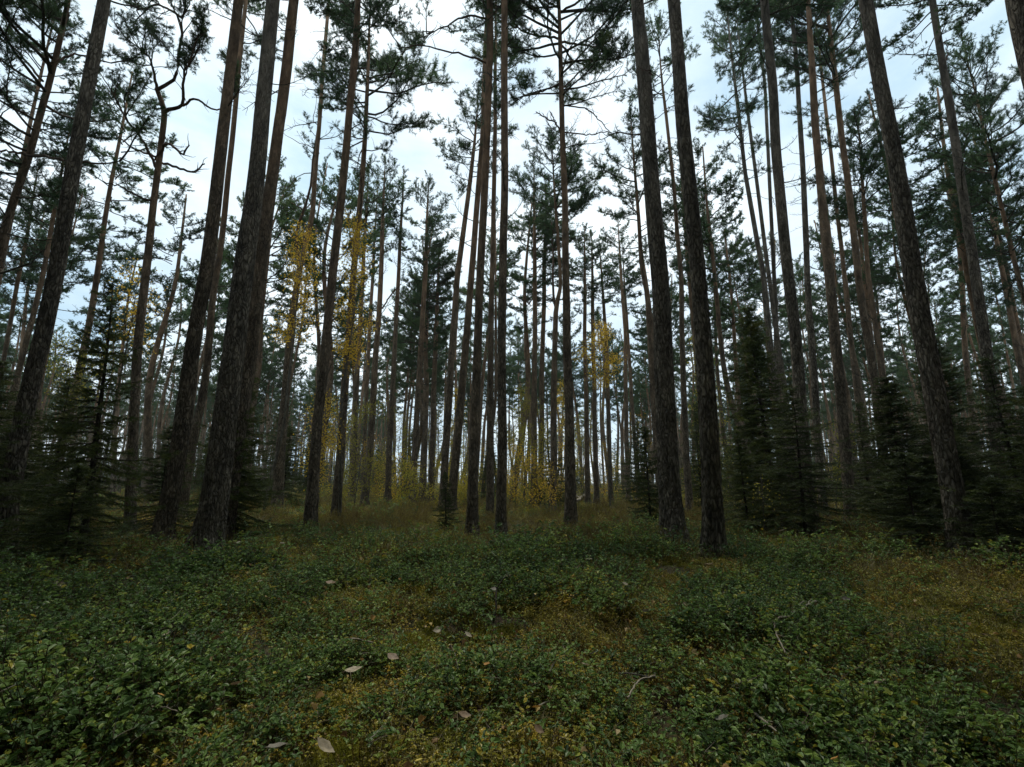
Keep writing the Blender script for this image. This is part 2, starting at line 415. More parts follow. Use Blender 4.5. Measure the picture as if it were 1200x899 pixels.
def crown_plan(h, R, n, flat=0.0):
    """list of (z, azimuth, tilt, length, kind) for a pine crown of height h"""
    out = []
    for i in range(n):
        t = (i + rng.uniform(0, 1))/n
        prof = 0.45 + 0.62*math.sin(min(1, t*1.25 + 0.12)*math.pi*0.72) if t < 0.55 else (1.07*(1-((t-0.5)/0.52)**1.6))
        l = R*max(0.32, prof)*rng.uniform(0.7, 1.15)
        tilt = R_(-6 + 42*t**1.6 + rng.uniform(-13, 14))
        out.append((t*h*0.97, rng.uniform(0, 2*math.pi), tilt, l, 'thin' if t < 0.16 and rng.random() < 0.6 else 'full'))
    for q in range(5):
        out.append((h*(0.86+0.025*q), rng.uniform(0, 2*math.pi), R_(rng.uniform(50, 78)), R*rng.uniform(0.28, 0.42), 'full'))
    return out

def m4(z, az, tilt, l, roll=0.0):
    s = l/1.8
    M = Matrix.Translation((0, 0, z)) @ Matrix.Rotation(az, 4, 'Z') @ Matrix.Rotation(-tilt, 4, 'Y') @ Matrix.Rotation(roll, 4, 'X') @ Matrix.Diagonal((s, s*rng.uniform(.85, 1.15), s, 1))
    return M

def make_crown(h=7.0, R=1.75, n=44, bare=6):
    g = G()
    for (z, az, ti, l, kd) in crown_plan(h, R, n):
        src = FTHIN_G if kd == 'thin' else FAR_G
        g.addG(src[rng.integers(len(src))], np.array(m4(z, az, ti, l, rng.uniform(-.3, .3))))
    for _ in range(bare):
        g.addG(BARE_G[rng.integers(len(BARE_G))], np.array(m4(rng.uniform(-3.0, 0.3), rng.uniform(0, 6.28), R_(rng.uniform(-12, 25)), rng.uniform(0.5, 1.5))))
    return g
CROWN_G = [make_crown(7.0, 1.75, 40), make_crown(7.0, 1.55, 36), make_crown(7.0, 2.0, 46), make_crown(7.0, 1.4, 30),
           make_crown(7.0, 1.85, 34), make_crown(7.0, 1.65, 42)]
CROWN_M = [g.mesh('crown', [M_WOOD, M_NEEDLE]) for g in CROWN_G]

# ------------------------------------------------------------------ trunks
def trunk_geo(P, rad, near):
    """P: points (world relative to base), rad: radii -> resampled, bark-relief trunk"""
    P = np.asarray(P, float); rad = np.asarray(rad, float)
    s = np.concatenate([[0], np.cumsum(np.linalg.norm(np.diff(P, axis=0), axis=1))])
    step = {2: 0.04, 1: 0.12, 0: 0.5}[near]; k = {2: 84, 1: 26, 0: 10}[near]
    n = max(8, int(s[-1]/step))
    if near == 2:                                        # fine rings where the frame shows them
        sq = np.concatenate([np.arange(0, 9.0, step), np.linspace(9.0, s[-1], 40)])
    else:
        sq = np.linspace(0, s[-1], n)
    # smooth the path a little
    Q = np.stack([np.interp(sq, s, P[:, a]) for a in range(3)], -1)
    rq = np.interp(sq, s, rad)
    kk = max(1, int(0.8/step)) | 1
    ker = np.hanning(kk+2)[1:-1]; ker /= ker.sum()
    for a in (0, 1):
        e = np.pad(Q[:, a], kk//2, mode='reflect', reflect_type='odd'); Q[:, a] = np.convolve(e, ker, 'valid')
    e = np.pad(rq, kk//2, mode='edge'); rq = np.convolve(e, ker, 'valid')
    off = rng.uniform(0, 90)
    Q[:, 0] += (vnoise(sq*0.5, off) - .5)*0.05*np.clip(sq, 0, 1); Q[:, 1] += (vnoise(sq*0.5, off+9) - .5)*0.07
    V, F = tube(Q, rq, k)
    nv = len(Q)*k
    T = V[:nv].reshape(len(Q), k, 3); th = np.arange(k)/k*2*np.pi
    zc = sq[:, None]; c, sn = np.cos(th)[None], np.sin(th)[None]
    amp = rq[:, None]
    low = np.clip(1 - zc/7.0, 0.12, 1)
    un = (vnoise(c*1.2+off, sn*1.2, zc*0.8) - .5)*0.10*amp
    fl = np.exp(-zc/0.26)*(0.32 + 0.75*np.abs(np.sin(th*2.5+off))[None]**1.5)*amp
    if near == 2:
        fq = np.clip(amp/0.15, 0.6, 1.6)
        wv = vnoise(c*5+off, sn*5, zc*4)*1.2
        a1 = 1-np.abs(vnoise(c*9*fq+off+wv, sn*9*fq+wv, zc*6.5+wv)*2-1); a2 = 1-np.abs(vnoise(c*19*fq+off, sn*19*fq, zc*17+wv)*2-1)
        a3 = vnoise(c*26*fq, sn*26*fq+off, zc*30)
        un = un - (a1**4*0.020 + a2**3*0.011 + a3*0.007)*low
    elif near == 1:
        a1 = 1-np.abs(vnoise(c*8+off, sn*8, zc*6)*2-1); un = un - a1**4*0.012*low
    # knots
    rr = 1 + (un + fl)/amp
    T2 = Q[:, None] + (T - Q[:, None])*rr[..., None]
    V[:nv] = T2.reshape(-1, 3)
    return V, F, Q, rq, sq

def align(dirv):
    return Vector(dirv).to_track_quat('Z', 'Y').to_euler()

CMIN = {}
def pine(d, pts, label, cat='pine tree', group='tall pines of the foreground stand', yc=None, zc=None, H=18.0, ytop=None,
         R=1.7, near=None, boughs=0, dead=5, deadrange=(0.4, 1.0), custom=None, crown=True, grey=False, ndens=1.0, deadlen=(0.5, 1.3)):
    """pts: (y, x, width) of the trunk in the photograph from base to top, seen at distance d"""
    W = [(at(x, y, d)[0], w*at(x, y, d)[1]/2/math.hypot(1, at(x, y, d)[0][0]/d)) for (y, x, w) in pts]
    P = [w[0] for w in W]; rad = [w[1] for w in W]
    b = P[0] - (P[1]-P[0])/np.linalg.norm(P[1]-P[0])*0.001
    gz = float(terrain(b[0], b[1])) - 0.12
    dirb = (P[1]-P[0])/abs(P[1][2]-P[0][2])
    if P[0][2] > gz:
        P = [P[0] - dirb*(P[0][2]-gz)] + P; rad = [rad[0]*1.03] + rad
    base = P[0].copy(); base[1] = d
    if ytop is not None:
        H = at(0, ytop, d)[0][2]
    top = P[-1]
    if H > top[2] + 0.3:
        dl = (P[-1]-P[-2])/max(0.05, abs(P[-1][2]-P[-2][2])); dl[2] = 1
        rem = H - top[2]; r_end = rad[-1]
        for f in (0.25, 0.5, 0.75, 1.0):
            q = top + dl*rem*f*np.array([1-0.35*f, 1-0.35*f, 1]); P.append(q); rad.append(max(0.012, r_end*(1-f*0.9)))
    P = np.array(P); rad = np.array(rad)
    # depth wander so that the trunks are not all in planes facing the camera
    hh = (P[:, 2]-P[0, 2]); P[:, 1] += hh*rng.uniform(-0.015, 0.015)
    if near is None: near = 2 if d < 9.5 else 1 if d < 15 else 0
    zc_ = zc if zc is not None else (at(pts[len(pts)//2][1], yc, d)[0][2] if yc is not None else 11.5)
    P2 = [P[0]]; r2 = [rad[0]]
    for k in range(1, len(P)):
        for f in (0.34, 0.67, 1.0): P2.append(P[k-1]*(1-f) + P[k]*f); r2.append(rad[k-1]*(1-f) + rad[k]*f)
    P = np.array(P2); rad = np.array(r2)
    if crown:
        rc = float(np.interp(zc_, P[:, 2], rad))
        rad = np.minimum(rad, rc*np.clip((P[-1, 2]-P[:, 2])/max(0.5, P[-1, 2]-zc_), 0, 9)**0.8 + 0.009)
    V, F, Q, rq, sq = trunk_geo(P - base, rad, near)
    root = bpy.data.objects.new('pine_tree', None); COL.objects.link(root); root.location = base
    root.empty_display_size = 0.3
    tagit(root, label, cat, group)
    new_obj('trunk', mesh_from('trunk', V, F, [M_GREY if grey or 'grey' in label or 'black' in label else M_BARK], smooth=True), root)
    def on(z):
        z = z - base[2]
        p = np.array([np.interp(z, Q[:, 2], Q[:, 0]), np.interp(z, Q[:, 2], Q[:, 1]), z])
        return p, float(np.interp(z, Q[:, 2], rq))
    if yc is not None:
        xm = pts[len(pts)//2][1]; zc = at(xm, yc, d)[0][2]
    if zc is None: zc = 11.5
    if crown:
        p0, _ = on(zc); p1, _ = on(H)
        hcr = H - zc
        if boughs:
            for (z, az, ti, l, kd) in crown_plan(hcr, R, boughs):
                src = THIN_M if (kd == 'thin' or rng.random() > ndens) else BOUGH_M
                pp, _ = on(zc + z)
                Mx = Matrix.Translation(pp - np.array([0, 0, 0.0])) @ m4(0, az, ti, l, rng.uniform(-.3, .3))
                o = new_obj('bough', src[rng.integers(len(src))], root); o.matrix_local = Mx
        else:
            i = int(rng.integers(len(CROWN_M)))
            o = new_obj('crown', CROWN_M[i], root, p0)
            e = Vector(p1-p0).to_track_quat('Z', 'Y').to_matrix().to_4x4()
            o.matrix_local = Matrix.Translation(p0) @ e @ Matrix.Rotation(rng.uniform(0, 6.28), 4, 'Z') @ Matrix.Diagonal((R/1.7, R/1.7, hcr/7.0, 1))
    for _ in range(dead):
        z = base[2] + (zc - base[2])*rng.uniform(*deadrange)
        pp, r = on(z)
        s = rng.uniform(*deadlen)
        o = new_obj('dead_branch', BARE_M[rng.integers(len(BARE_M))], root)
        az = rng.uniform(0, 6.28)
        o.matrix_local = Matrix.Translation(pp) @ m4(0, az, R_(rng.uniform(-20, 30)), s*1.8/1.5)
    for (cp, leafy) in (custom or []):
        C = [at(x, y, d + dy)[0] - base for (x, y, w, dy) in cp]; rr = [w*at(x, y, d+dy)[1]/2*0.72 for (x, y, w, dy) in cp]
        C = np.array(C); rr = np.array(rr)
        s = np.concatenate([[0], np.cumsum(np.linalg.norm(np.diff(C, axis=0), axis=1))]); sq2 = np.linspace(0, s[-1], 16)
        C2 = np.stack([np.interp(sq2, s, C[:, a]) for a in range(3)], -1); C2[1:-1] = (C2[:-2] + 2*C2[1:-1] + C2[2:])/4
        C2[1:-1] += rng.normal(size=(14, 3))*0.012
        g = G(); g.add(*tube(C2, np.interp(sq2, s, rr), 7), 0)
        for q in range(7):
            i = rng.integers(5, 15); t = nrm(C2[i]-C2[i-1])
            w_ = wander(C2[i], t + rng.normal(size=3)*0.7, s[-1]*rng.uniform(0.1, 0.28), 5, 0.25, 0.06)
            g.add(*tube(w_, np.linspace(rr[-1]*0.8, rr[-1]*0.25, 6), 4), 0)
        lim = new_obj('branch', g.mesh('branch', [M_WOOD]), root)
        for q in range(leafy):
            i = rng.integers(8, 16) if q else 15; t = nrm(C2[i]-C2[i-1])
            dd = nrm(t + rng.normal(size=3)*0.5 + np.array([0, 0, 0.2]))
            src = BOUGH_M[rng.integers(len(BOUGH_M))]
            o = new_obj('bough', src, lim)
            qx = Vector(dd).to_track_quat('X', 'Z').to_matrix().to_4x4()
            s_ = rng.uniform(0.35, 0.75)
            o.matrix_local = Matrix.Translation(C2[i]) @ qx @ Matrix.Diagonal((s_, s_, s_, 1))
    return root

# ---- hand placed pines, left to right.  (y, x, width px)
FG = 'tall pines standing in the near stand'
MG = 'slender pines of the middle distance'
pine(8.8, [(600, -90, 18), (260, 5, 12), (180, 30, 11), (80, 55, 9), (0, 73, 8)], 'leaning pine with bare twisting limbs at the far left, cut by the frame edge', yc=235, H=15, R=2.3, boughs=34, ndens=0.6, dead=10, deadrange=(0.6, 1.0), deadlen=(0.9, 1.9), group=FG,
     custom=[([(28, 181, 4.5, 0), (75, 188, 4, -.6), (115, 193, 3, -1.0), (140, 189, 1.6, -1.1)], 1), ([(30, 181, 4, 0), (0, 176, 3, -.3), (-40, 180, 2, -.5)], 2),
             ([(56, 76, 4, 0), (90, 62, 3, .4), (130, 74, 2, .8)], 3), ([(50, 95, 4, 0), (20, 60, 3, .2), (-10, 35, 2, .5)], 2)])
pine(6.9, [(632, 6, 33), (590, 12, 29), (320, 67, 22), (160, 97, 20), (0, 128, 17)], 'thick dark leaning pine trunk nearest the left edge, rising behind the young spruces', group=FG, dead=2, H=19, zc=11.5, R=2.3, grey=True)
pine(15, [(592, 2, 10), (470, 12, 8.5), (320, 50, 7), (240, 64, 6), (150, 80, 4)], 'slim pine whose dark crown fills the gap left of the thick leaning trunk', yc=330, ytop=140, R=1.5, boughs=26, group=MG, dead=6)
pine(17, [(588, -50, 9), (450, 0, 6.5), (320, 27, 5.5), (250, 40, 4.5)], 'slim pine emerging from the left frame edge behind all the others there', yc=340, ytop=190, R=1.6, group=MG)
# crooked, forked pine
pine(10.2, [(606, 152, 15), (500, 156, 13), (400, 162, 12), (320, 170, 11), (250, 178, 9.5), (200, 185, 8.5), (130, 193, 7.5), (118, 189, 7), (103, 183, 6)], 'crooked pine with a kinked forked top and bare snaking limbs on the left', ytop=96, crown=False, dead=5, deadrange=(0.75, 1.05), deadlen=(0.5, 1.0), group=FG, near=1, zc=10.0,
     custom=[([(183, 106, 6, 0), (190, 101, 5.5, 0), (206, 96, 5, .1), (208, 71, 4.5, .1), (213, 36, 4, 0), (217, -5, 3.5, 0), (219, -40, 3, 0)], 16),
             ([(183, 105, 5, 0), (181, 88, 4, -.1), (176, 70, 3, -.3), (165, 55, 2, -.5)], 9),
             ([(193, 131, 6.5, 0), (214, 125, 5, -.2), (216, 108, 4.5, -.3), (212, 97, 4, -.4), (222, 75, 3, -.5), (232, 40, 2, -.6)], 12),
             ([(214, 124, 4, -.2), (230, 114, 3.5, -.2), (243, 127, 3, -.1), (262, 128, 2, .1), (278, 108, 1.5, .2)], 5),
             ([(185, 200, 4.5, 0), (165, 160, 4, -.2), (150, 143, 3.5, -.4), (137, 118, 2.5, -.5), (130, 105, 2, -.6)], 6),
             ([(182, 188, 4, 0), (196, 165, 4, -.2), (215, 183, 3.5, -.3), (222, 170, 2, -.3)], 0),
             ([(184, 188, 4, 0), (205, 196, 4, .2), (228, 203, 3, .4), (240, 192, 2, .5)], 0),
             ([(179, 236, 4, 0), (165, 232, 3.5, -.2), (140, 218, 2.5, -.5), (122, 214, 1.5, -.6)], 0),
             ([(184, 184, 3.5, 0), (160, 176, 3, .2), (140, 162, 2, .3), (136, 160, 1.5, .3)], 0),
             ([(217, -5, 4, 0), (240, -30, 3, .3), (262, -45, 2, .6)], 8), ([(214, 20, 4, 0), (185, 5, 3, .2), (160, 12, 2, .4)], 11)])
pine(8.6, [(621, 192, 27), (560, 203, 24), (400, 226, 20), (320, 240, 18), (160, 260, 15), (0, 278, 13)], 'coppery pine trunk immediately left of the broadest trunk, lit brown at mid height', group=FG, dead=3)
pine(13, [(601, 214, 13), (460, 237, 10), (320, 254, 8), (160, 272, 6.5), (0, 287, 5.5)], 'thin pine trunk half hidden behind the coppery left trunk', yc=60, H=19, group=MG, boughs=24)
pine(7.9, [(629, 243, 46), (600, 249, 38), (560, 254, 34), (400, 275, 28), (320, 284, 25), (160, 304, 20), (0, 319, 17)], 'broadest pine trunk of the picture with deeply furrowed grey bark and flared foot', group=FG, dead=2, H=20)
pine(9.4, [(616, 262, 26), (500, 281, 22), (320, 304, 17.5), (160, 324, 14), (0, 344, 12.5)], 'tall pine trunk pressed close behind the right side of the broadest trunk', group=FG, dead=3, R=2.0)
pine(16, [(588, 325, 14), (480, 333, 11), (380, 342, 9), (320, 351, 7.5), (250, 366, 6), (160, 374, 5.2), (0, 386, 4)], 'slim reddish pine with a second crooked stem among golden leaves', yc=25, H=21, group=MG, boughs=22, dead=12, deadlen=(0.6, 1.6), deadrange=(0.55, 1.0),
     custom=[([(350, 330, 5.5, 0), (349, 300, 5, .2), (346, 264, 4.5, .3), (358, 245, 4, .3), (364, 215, 3.5, .2), (370, 160, 3, .2), (378, 120, 2, .2)], 8)])
pine(10.9, [(611, 363, 16), (500, 371, 13), (320, 388, 10.5), (160, 404, 9), (0, 417, 8)], 'straight brown pine left of the tall golden sapling, in front of its neighbours', group=FG, dead=2, H=18)
pine(14.0, [(598, 394, 12), (480, 402, 9.5), (320, 414, 7.5), (160, 428, 5.5), (30, 433, 4.5)], 'pine with a full airy crown hanging right of its stem, upper left of centre', yc=185, H=17.6, R=2.4, group=MG, boughs=46, dead=8, deadlen=(0.8, 1.8), deadrange=(0.75, 1.0))
pine(26, [(585, 412, 7), (450, 418, 6), (320, 425, 5), (220, 430, 4)], 'thin far pine directly behind the golden sapling left of centre', yc=330, ytop=190, R=1.5, group=MG, dead=3)
pine(30, [(582, 425, 5), (450, 430, 4.5), (320, 437, 4)], 'very thin reddish far pine just right of the golden sapling', yc=300, ytop=215, R=1.4, group=MG, dead=2)
pine(20, [(590, 427, 9.5), (500, 435, 8), (320, 447, 5.5), (230, 450, 4)], 'dark straight pine with a bare elbowed branch halfway up, left of centre', yc=300, ytop=188, R=1.5, group=MG, dead=4, boughs=24,
     custom=[([(448, 362, 2.5, 0), (455, 350, 2.3, 0), (463, 340, 2, 0), (470, 333, 1.3, 0)], 1)])
pine(21, [(589, 454, 7.5), (450, 460, 6), (320, 466, 4.5), (220, 471, 3.5)], 'pale slim pine second left of the two leaning red trunks', yc=310, ytop=195, R=1.4, group=MG, dead=4)
pine(23, [(588, 483, 7.5), (450, 491, 6.5), (320, 499, 5.5), (240, 502, 4)], 'reddish pine with long bare side twigs left of the two leaning red trunks', yc=320, ytop=212, R=1.6, group=MG, dead=12, deadlen=(0.9, 1.8), boughs=38)
pine(28, [(584, 493, 4.5), (414, 499, 3.8), (340, 501, 3)], 'hair thin far pine touching the base of the twiggy reddish pine', yc=390, ytop=300, R=1.2, group=MG, dead=2)
pine(26, [(583, 505, 7), (460, 508, 6), (343, 512, 4.5)], 'short crowned far pine left of the leaning red trunks, top below its neighbours', yc=370, ytop=285, R=1.7, group=MG, dead=5)
pine(17.5, [(591, 519, 9.5), (480, 525, 8.5), (320, 536, 6.8), (199, 552, 5)], 'leftmost of the two leaning red trunks, ending in a dense dark crown', yc=225, ytop=98, R=1.7, group=MG, dead=6, boughs=34)
pine(15.0, [(597, 529, 11), (480, 540, 9.5), (320, 552, 7.5), (142, 567, 6), (0, 571, 5.5)], 'second leaning red trunk, crossing up against the tall central pines', yc=60, H=19, group=FG, dead=4)
pine(11.0, [(612, 553, 13.5), (480, 557, 11), (320, 563, 9), (142, 571, 8), (0, 575, 7.2)], 'central pine left of the dead straight one, with a long upper left branch', group=FG, dead=3, yc=10, H=18, R=1.9, boughs=22,
     custom=[([(570, 74, 3.2, 0), (545, 64, 3, -.2), (520, 60, 2.5, -.4), (495, 52, 2, -.6), (470, 56, 1.5, -.8)], 2), ([(572, 22, 3.5, 0), (545, 18, 3, 0), (525, 30, 2.4, .1), (500, 40, 1.6, .2)], 4)])
pine(14.5, [(598, 574.5, 9.5), (480, 575, 8), (320, 576, 6), (142, 580, 4.5), (0, 581, 3.8)], 'thin pine between the two tallest central trunks, partly hidden by them', yc=170, H=19, R=1.5, group=FG, dead=3, boughs=28)
pine(10.2, [(617, 587, 13), (480, 588, 11), (320, 590, 9.2), (142, 591, 8.2), (0, 590.5, 7.4)], 'dead straight pine rising through the very centre of the picture', group=FG, dead=3, H=18, zc=12.3)
pine(21, [(588, 626, 9), (450, 626, 6.5), (320, 627, 5), (240, 626, 4)], 'dark upright pine midway between the dead straight one and the forked red one', yc=320, ytop=192, R=1.8, group=MG, dead=5, boughs=26)
pine(24, [(586, 634, 6.5), (450, 635, 5.8), (320, 638, 5), (260, 640, 4)], 'reddish pine brushing the right side of the dark upright pine', yc=300, ytop=215, R=1.4, group=MG, dead=4)
pine(19, [(590, 648, 8.5), (480, 649, 7.5), (358, 651, 6), (345, 656, 4.5), (320, 657, 4), (240, 651, 3.5)], 'red barked pine that forks at mid height under a broad domed crown', yc=285, ytop=162, R=2.2, group=MG, dead=7, boughs=40,
     custom=[([(651, 360, 4.5, 0), (648, 345, 4, 0), (648, 300, 3, .1), (646, 260, 2, .1)], 3)])
pine(11.4, [(610, 669, 14), (480, 668, 11), (320, 662, 8.3), (142, 659, 6), (0, 655, 4.5)], 'pine right of centre showing bare elbowed limbs under a wide open crown', yc=128, H=16.5, R=2.6, group=FG, boughs=40, dead=4, deadrange=(0.85, 1.0), deadlen=(0.7, 1.1),
     custom=[([(659, 158, 3, 0), (652, 145, 2.6, -.1), (640, 138, 2.2, -.2), (628, 131, 1.5, -.3)], 0), ([(652, 146, 2, -.1), (648, 138, 1.6, -.1), (645, 131, 1.2, -.1)], 0),
             ([(660, 155, 2.4, 0), (685, 158, 2, -.2), (713, 154, 1.3, -.3)], 0), ([(659, 103, 3, 0), (680, 84, 2.5, .2), (702, 65, 2, .4)], 2),
             ([(659, 95, 3, 0), (640, 106, 2.5, .2), (614, 113, 1.5, .4)], 1), ([(659, 123, 2.4, 0), (690, 128, 2, -.2), (716, 156, 1.2, -.5)], 0),
             ([(658, 50, 4, 0), (700, 55, 3, .2), (725, 62, 2, .4)], 7), ([(658, 45, 4, 0), (625, 42, 3, .2), (600, 30, 2, .4)], 6), ([(656, 15, 4, 0), (690, -5, 3, -.3), (720, -5, 2, -.5)], 6), ([(656, 10, 4, 0), (630, -5, 3, .3), (605, -10, 2, .5)], 5)])
pine(24, [(587, 689, 6.5), (480, 687, 5.5), (384, 685, 4.5), (320, 685, 4)], 'leftmost thin pine of the trio beneath the floating golden leaves', yc=370, ytop=265, R=1.5, group=MG, dead=4)
pine(25, [(586, 699, 6.5), (480, 697, 5.5), (320, 694.5, 4)], 'middle thin pine of the trio beneath the floating golden leaves', yc=360, ytop=270, R=1.5, group=MG, dead=4)
pine(25.5, [(586, 716, 6), (480, 713, 5), (414, 711, 4.3), (340, 706, 3.5)], 'rightmost thin pine of the trio beneath the floating golden leaves', yc=370, ytop=280, R=1.5, group=MG, dead=4)
pine(30, [(583, 737, 6), (509, 734, 5.2), (390, 733, 4.5), (320, 728, 3.5)], 'reddish far pine against the bright gap left of the thick central right trunk', yc=340, ytop=250, R=1.7, group=MG, dead=3)
pine(31, [(583, 748, 5), (509, 743, 4.5), (369, 734, 3.8)], 'leaning thin far pine crossing the bright gap', yc=370, ytop=290, R=1.4, group=MG, dead=3)
pine(15.5, [(596, 775, 11), (547, 772, 9), (396, 762, 7.5), (345, 760, 6.5), (328, 757, 6), (310, 753, 5), (190, 744, 4)], 'swan necked pine with a kink near the top, close left of the thick bark trunk', yc=305, ytop=125, R=1.7, group=MG, dead=6, boughs=34)
pine(7.5, [(633, 789, 33), (600, 787, 28), (500, 783, 25), (320, 774, 21), (160, 762, 18), (0, 749, 16)], 'thick pine trunk right of centre, leaning left, with scaly grey bark', group=FG, dead=1, H=20,
     custom=[([(765, 88, 2.2, 0), (760, 84, 2, -.2), (747, 84 - 4, 1.2, -.5)], 0)])
pine(16, [(597, 808, 9), (450, 802, 7), (320, 798, 5.5), (228, 792, 4.5), (121, 781, 3.6)], 'thin pine seen in the slit between the two thick trunks right of centre', yc=130, ytop=20, R=1.6, group=MG, dead=8, boughs=28)
pine(22, [(589, 828, 7), (433, 817, 5.5), (320, 807, 4.4)], 'slim copper pine just behind the left edge of the second thick trunk', yc=290, ytop=170, R=1.5, group=MG, dead=4)
pine(6.4, [(645, 837, 28), (600, 835, 26), (480, 829, 23), (320, 818, 19.5), (160, 801, 17), (0, 788, 15)], 'second thick trunk right of centre, nearest of all, grey and furrowed from foot to top', group=FG, dead=1, H=19)
pine(17, [(598, 928, 10), (471, 909.5, 8.5), (320, 893.5, 6.5), (200, 872, 5), (71, 857, 3.8)], 'slender coppery pine left of the tall grey trunk, first of a parallel pair', yc=205, ytop=-25, R=2.0, group=MG, dead=8, boughs=40, deadlen=(0.8, 1.6))
pine(18.5, [(596, 938, 9), (463, 921, 7.2), (320, 902.5, 5.3), (117, 878, 3.8)], 'slender coppery pine left of the tall grey trunk, second of a parallel pair', yc=120, ytop=-30, R=1.6, group=MG, dead=8, boughs=28)
pine(19, [(594, 915, 8), (320, 905, 5), (107, 893, 4), (7, 881, 3.4)], 'thin pine hugging the upper left side of the tall grey trunk', yc=60, H=24, R=1.5, group=MG, dead=4)
pine(9.9, [(614, 951, 18), (498, 940, 16), (320, 923, 14), (160, 906.5, 12), (0, 893, 10.5)], 'tall grey pine trunk rising out of the big spruce right of centre', group=FG, dead=4, H=18.5, deadrange=(0.5, 1.0))
pine(13.5, [(601, 966, 11), (566, 962.5, 10), (320, 947, 7.6), (142, 939.6, 6.5), (0, 930, 4.6)], 'even slim trunk right of the tall grey pine, studded with short dead stubs', yc=15, H=18, group=FG, dead=14, deadlen=(0.3, 0.7), deadrange=(0.45, 1.0))
pine(12.2, [(605, 997, 15.5), (452, 985, 14), (320, 973, 12), (142, 957, 9.5), (0, 950, 9)], 'brown pine trunk leading a tight cluster on the right', group=FG, dead=4, zc=10.5, H=19, boughs=22)
pine(18, [(597, 1020, 9), (471, 1006, 7.5), (320, 989, 6), (82, 962, 4)], 'thin red trunk weaving between the two stouter trunks of the right cluster', yc=90, ytop=-20, R=1.7, group=MG, dead=6, boughs=26)
pine(14, [(602, 1042, 13), (414, 1018, 10.5), (320, 1003, 9), (142, 981.6, 7.6), (36, 968, 7)], 'second stout trunk of the right cluster with drooping dark boughs', yc=115, H=18.5, R=2.5, group=FG, dead=6, boughs=38)
pine(16, [(599, 1056, 11), (414, 1031, 8), (320, 1018, 6.5), (213, 1012, 5)], 'pine of the right cluster whose dense crown stops below the others', yc=265, ytop=135, R=2.0, group=MG, dead=10, boughs=36)
pine(6.9, [(638, 1126, 34), (600, 1121, 32), (500, 1104, 31), (320, 1074, 26), (160, 1046.7, 21), (0, 1019, 19)], 'thick nearly black pine trunk leaning left near the right side', group=FG, dead=2, H=20)
pine(10.4, [(607, 1180, 19), (452, 1158, 15.5), (320, 1139, 14), (142, 1112, 11.5), (0, 1087, 9)], 'leaning trunk right of the thick black one with a few upper twigs', group=FG, dead=3, zc=11.3, H=18, R=1.8,
     custom=[([(1100, 65, 2.4, 0), (1107, 48, 2, 0), (1118, 45, 1.2, 0)], 0), ([(1091, 22, 3, 0), (1105, 10, 2.4, 0), (1122, -2, 1.6, .2)], 1), ([(1106, 78, 2, 0), (1112, 62, 1.5, .1), (1107, 50, 1, .1)], 0)])
pine(15, [(599, 1275, 12), (450, 1228, 9), (302, 1190, 6.5), (171, 1158, 5.2), (71, 1137, 3.5)], 'conical crowned pine against open sky at the upper right', yc=330, ytop=30, R=2.5, group=MG, dead=8, boughs=50)
pine(22, [(589, 1232, 9), (414, 1197, 6.5), (320, 1178, 5.5), (200, 1150, 4)], 'far pine with layered boughs below the conical crowned one', yc=330, ytop=195, R=2.2, group=MG, dead=6)
pine(4.6, [(670, 1310, 56), (155, 1222, 43), (0, 1189, 40)], 'massive black trunk cutting the upper right corner', group=FG, dead=0, H=20, near=1)

# ------------------------------------------------------------------ more pines behind: trunks and crowns shared
TR_M = []
for i in range(6):
    zz = np.linspace(0, 17, 22)
    o1, o2 = rng.uniform(0, 50, 2)
    P = np.stack([(vnoise(zz*0.16, o1)-.5)*0.9, (vnoise(zz*0.16, o2)-.5)*0.9, zz], -1); P[:, :2] -= P[0, :2]
    rr = 0.13*(1-zz/18.2)**0.75 + 0.01; rr[0] *= 1.25
    V, F = tube(P, rr, 9)
    TR_M.append((mesh_from('trunk', V, F, [M_BARK], smooth=True), P, (V, F)))

used = []
ZONES = [(-9e9, 100, 'far slim pine in the dim stand behind the leftmost leaning trunks'),
         (100, 240, 'far slim pine behind the crooked forked pine'),
         (240, 440, 'far slim pine between the broadest trunk and the golden sapling'),
         (440, 600, 'far slim pine in the misty stand left of the central straight pine'),
         (600, 770, 'far slim pine in the misty stand right of the central straight pine'),
         (770, 900, 'far slim pine behind the two thick trunks right of centre'),
         (900, 1060, 'far slim pine behind the tight right hand cluster'),
         (1060, 9e9, 'far slim pine in the dark stand at the far right')]
def far_pine(x, y, Hh, label, group):
    i = int(rng.integers(6)); m, P, _ = TR_M[i]
    s = Hh/17
    root = bpy.data.objects.new('pine_tree', None); COL.objects.link(root)
    root.location = (x, y, float(terrain(x, y)) - 0.08)
    root.rotation_euler = (rng.normal()*0.025, rng.normal()*0.035, rng.uniform(0, 6.28))
    tagit(root, label, 'pine tree', group)
    g = rng.uniform(0.8, 1.25)
    new_obj('trunk', m, root, scale=(g, g, s))
    zc = Hh*rng.uniform(0.44, 0.6)
    k = int(rng.integers(len(CROWN_M)))
    px_, py_ = np.interp(zc/s, P[:, 2], P[:, 0])*g, np.interp(zc/s, P[:, 2], P[:, 1])*g
    r = rng.uniform(0.95, 1.45)
    new_obj('crown', CROWN_M[k], root, (px_, py_, zc), (0, 0, rng.uniform(0, 6.28)), (r, r, (Hh-zc+0.3)/7.0))
    return root
FARS = []
cnt = 0; tries = 0
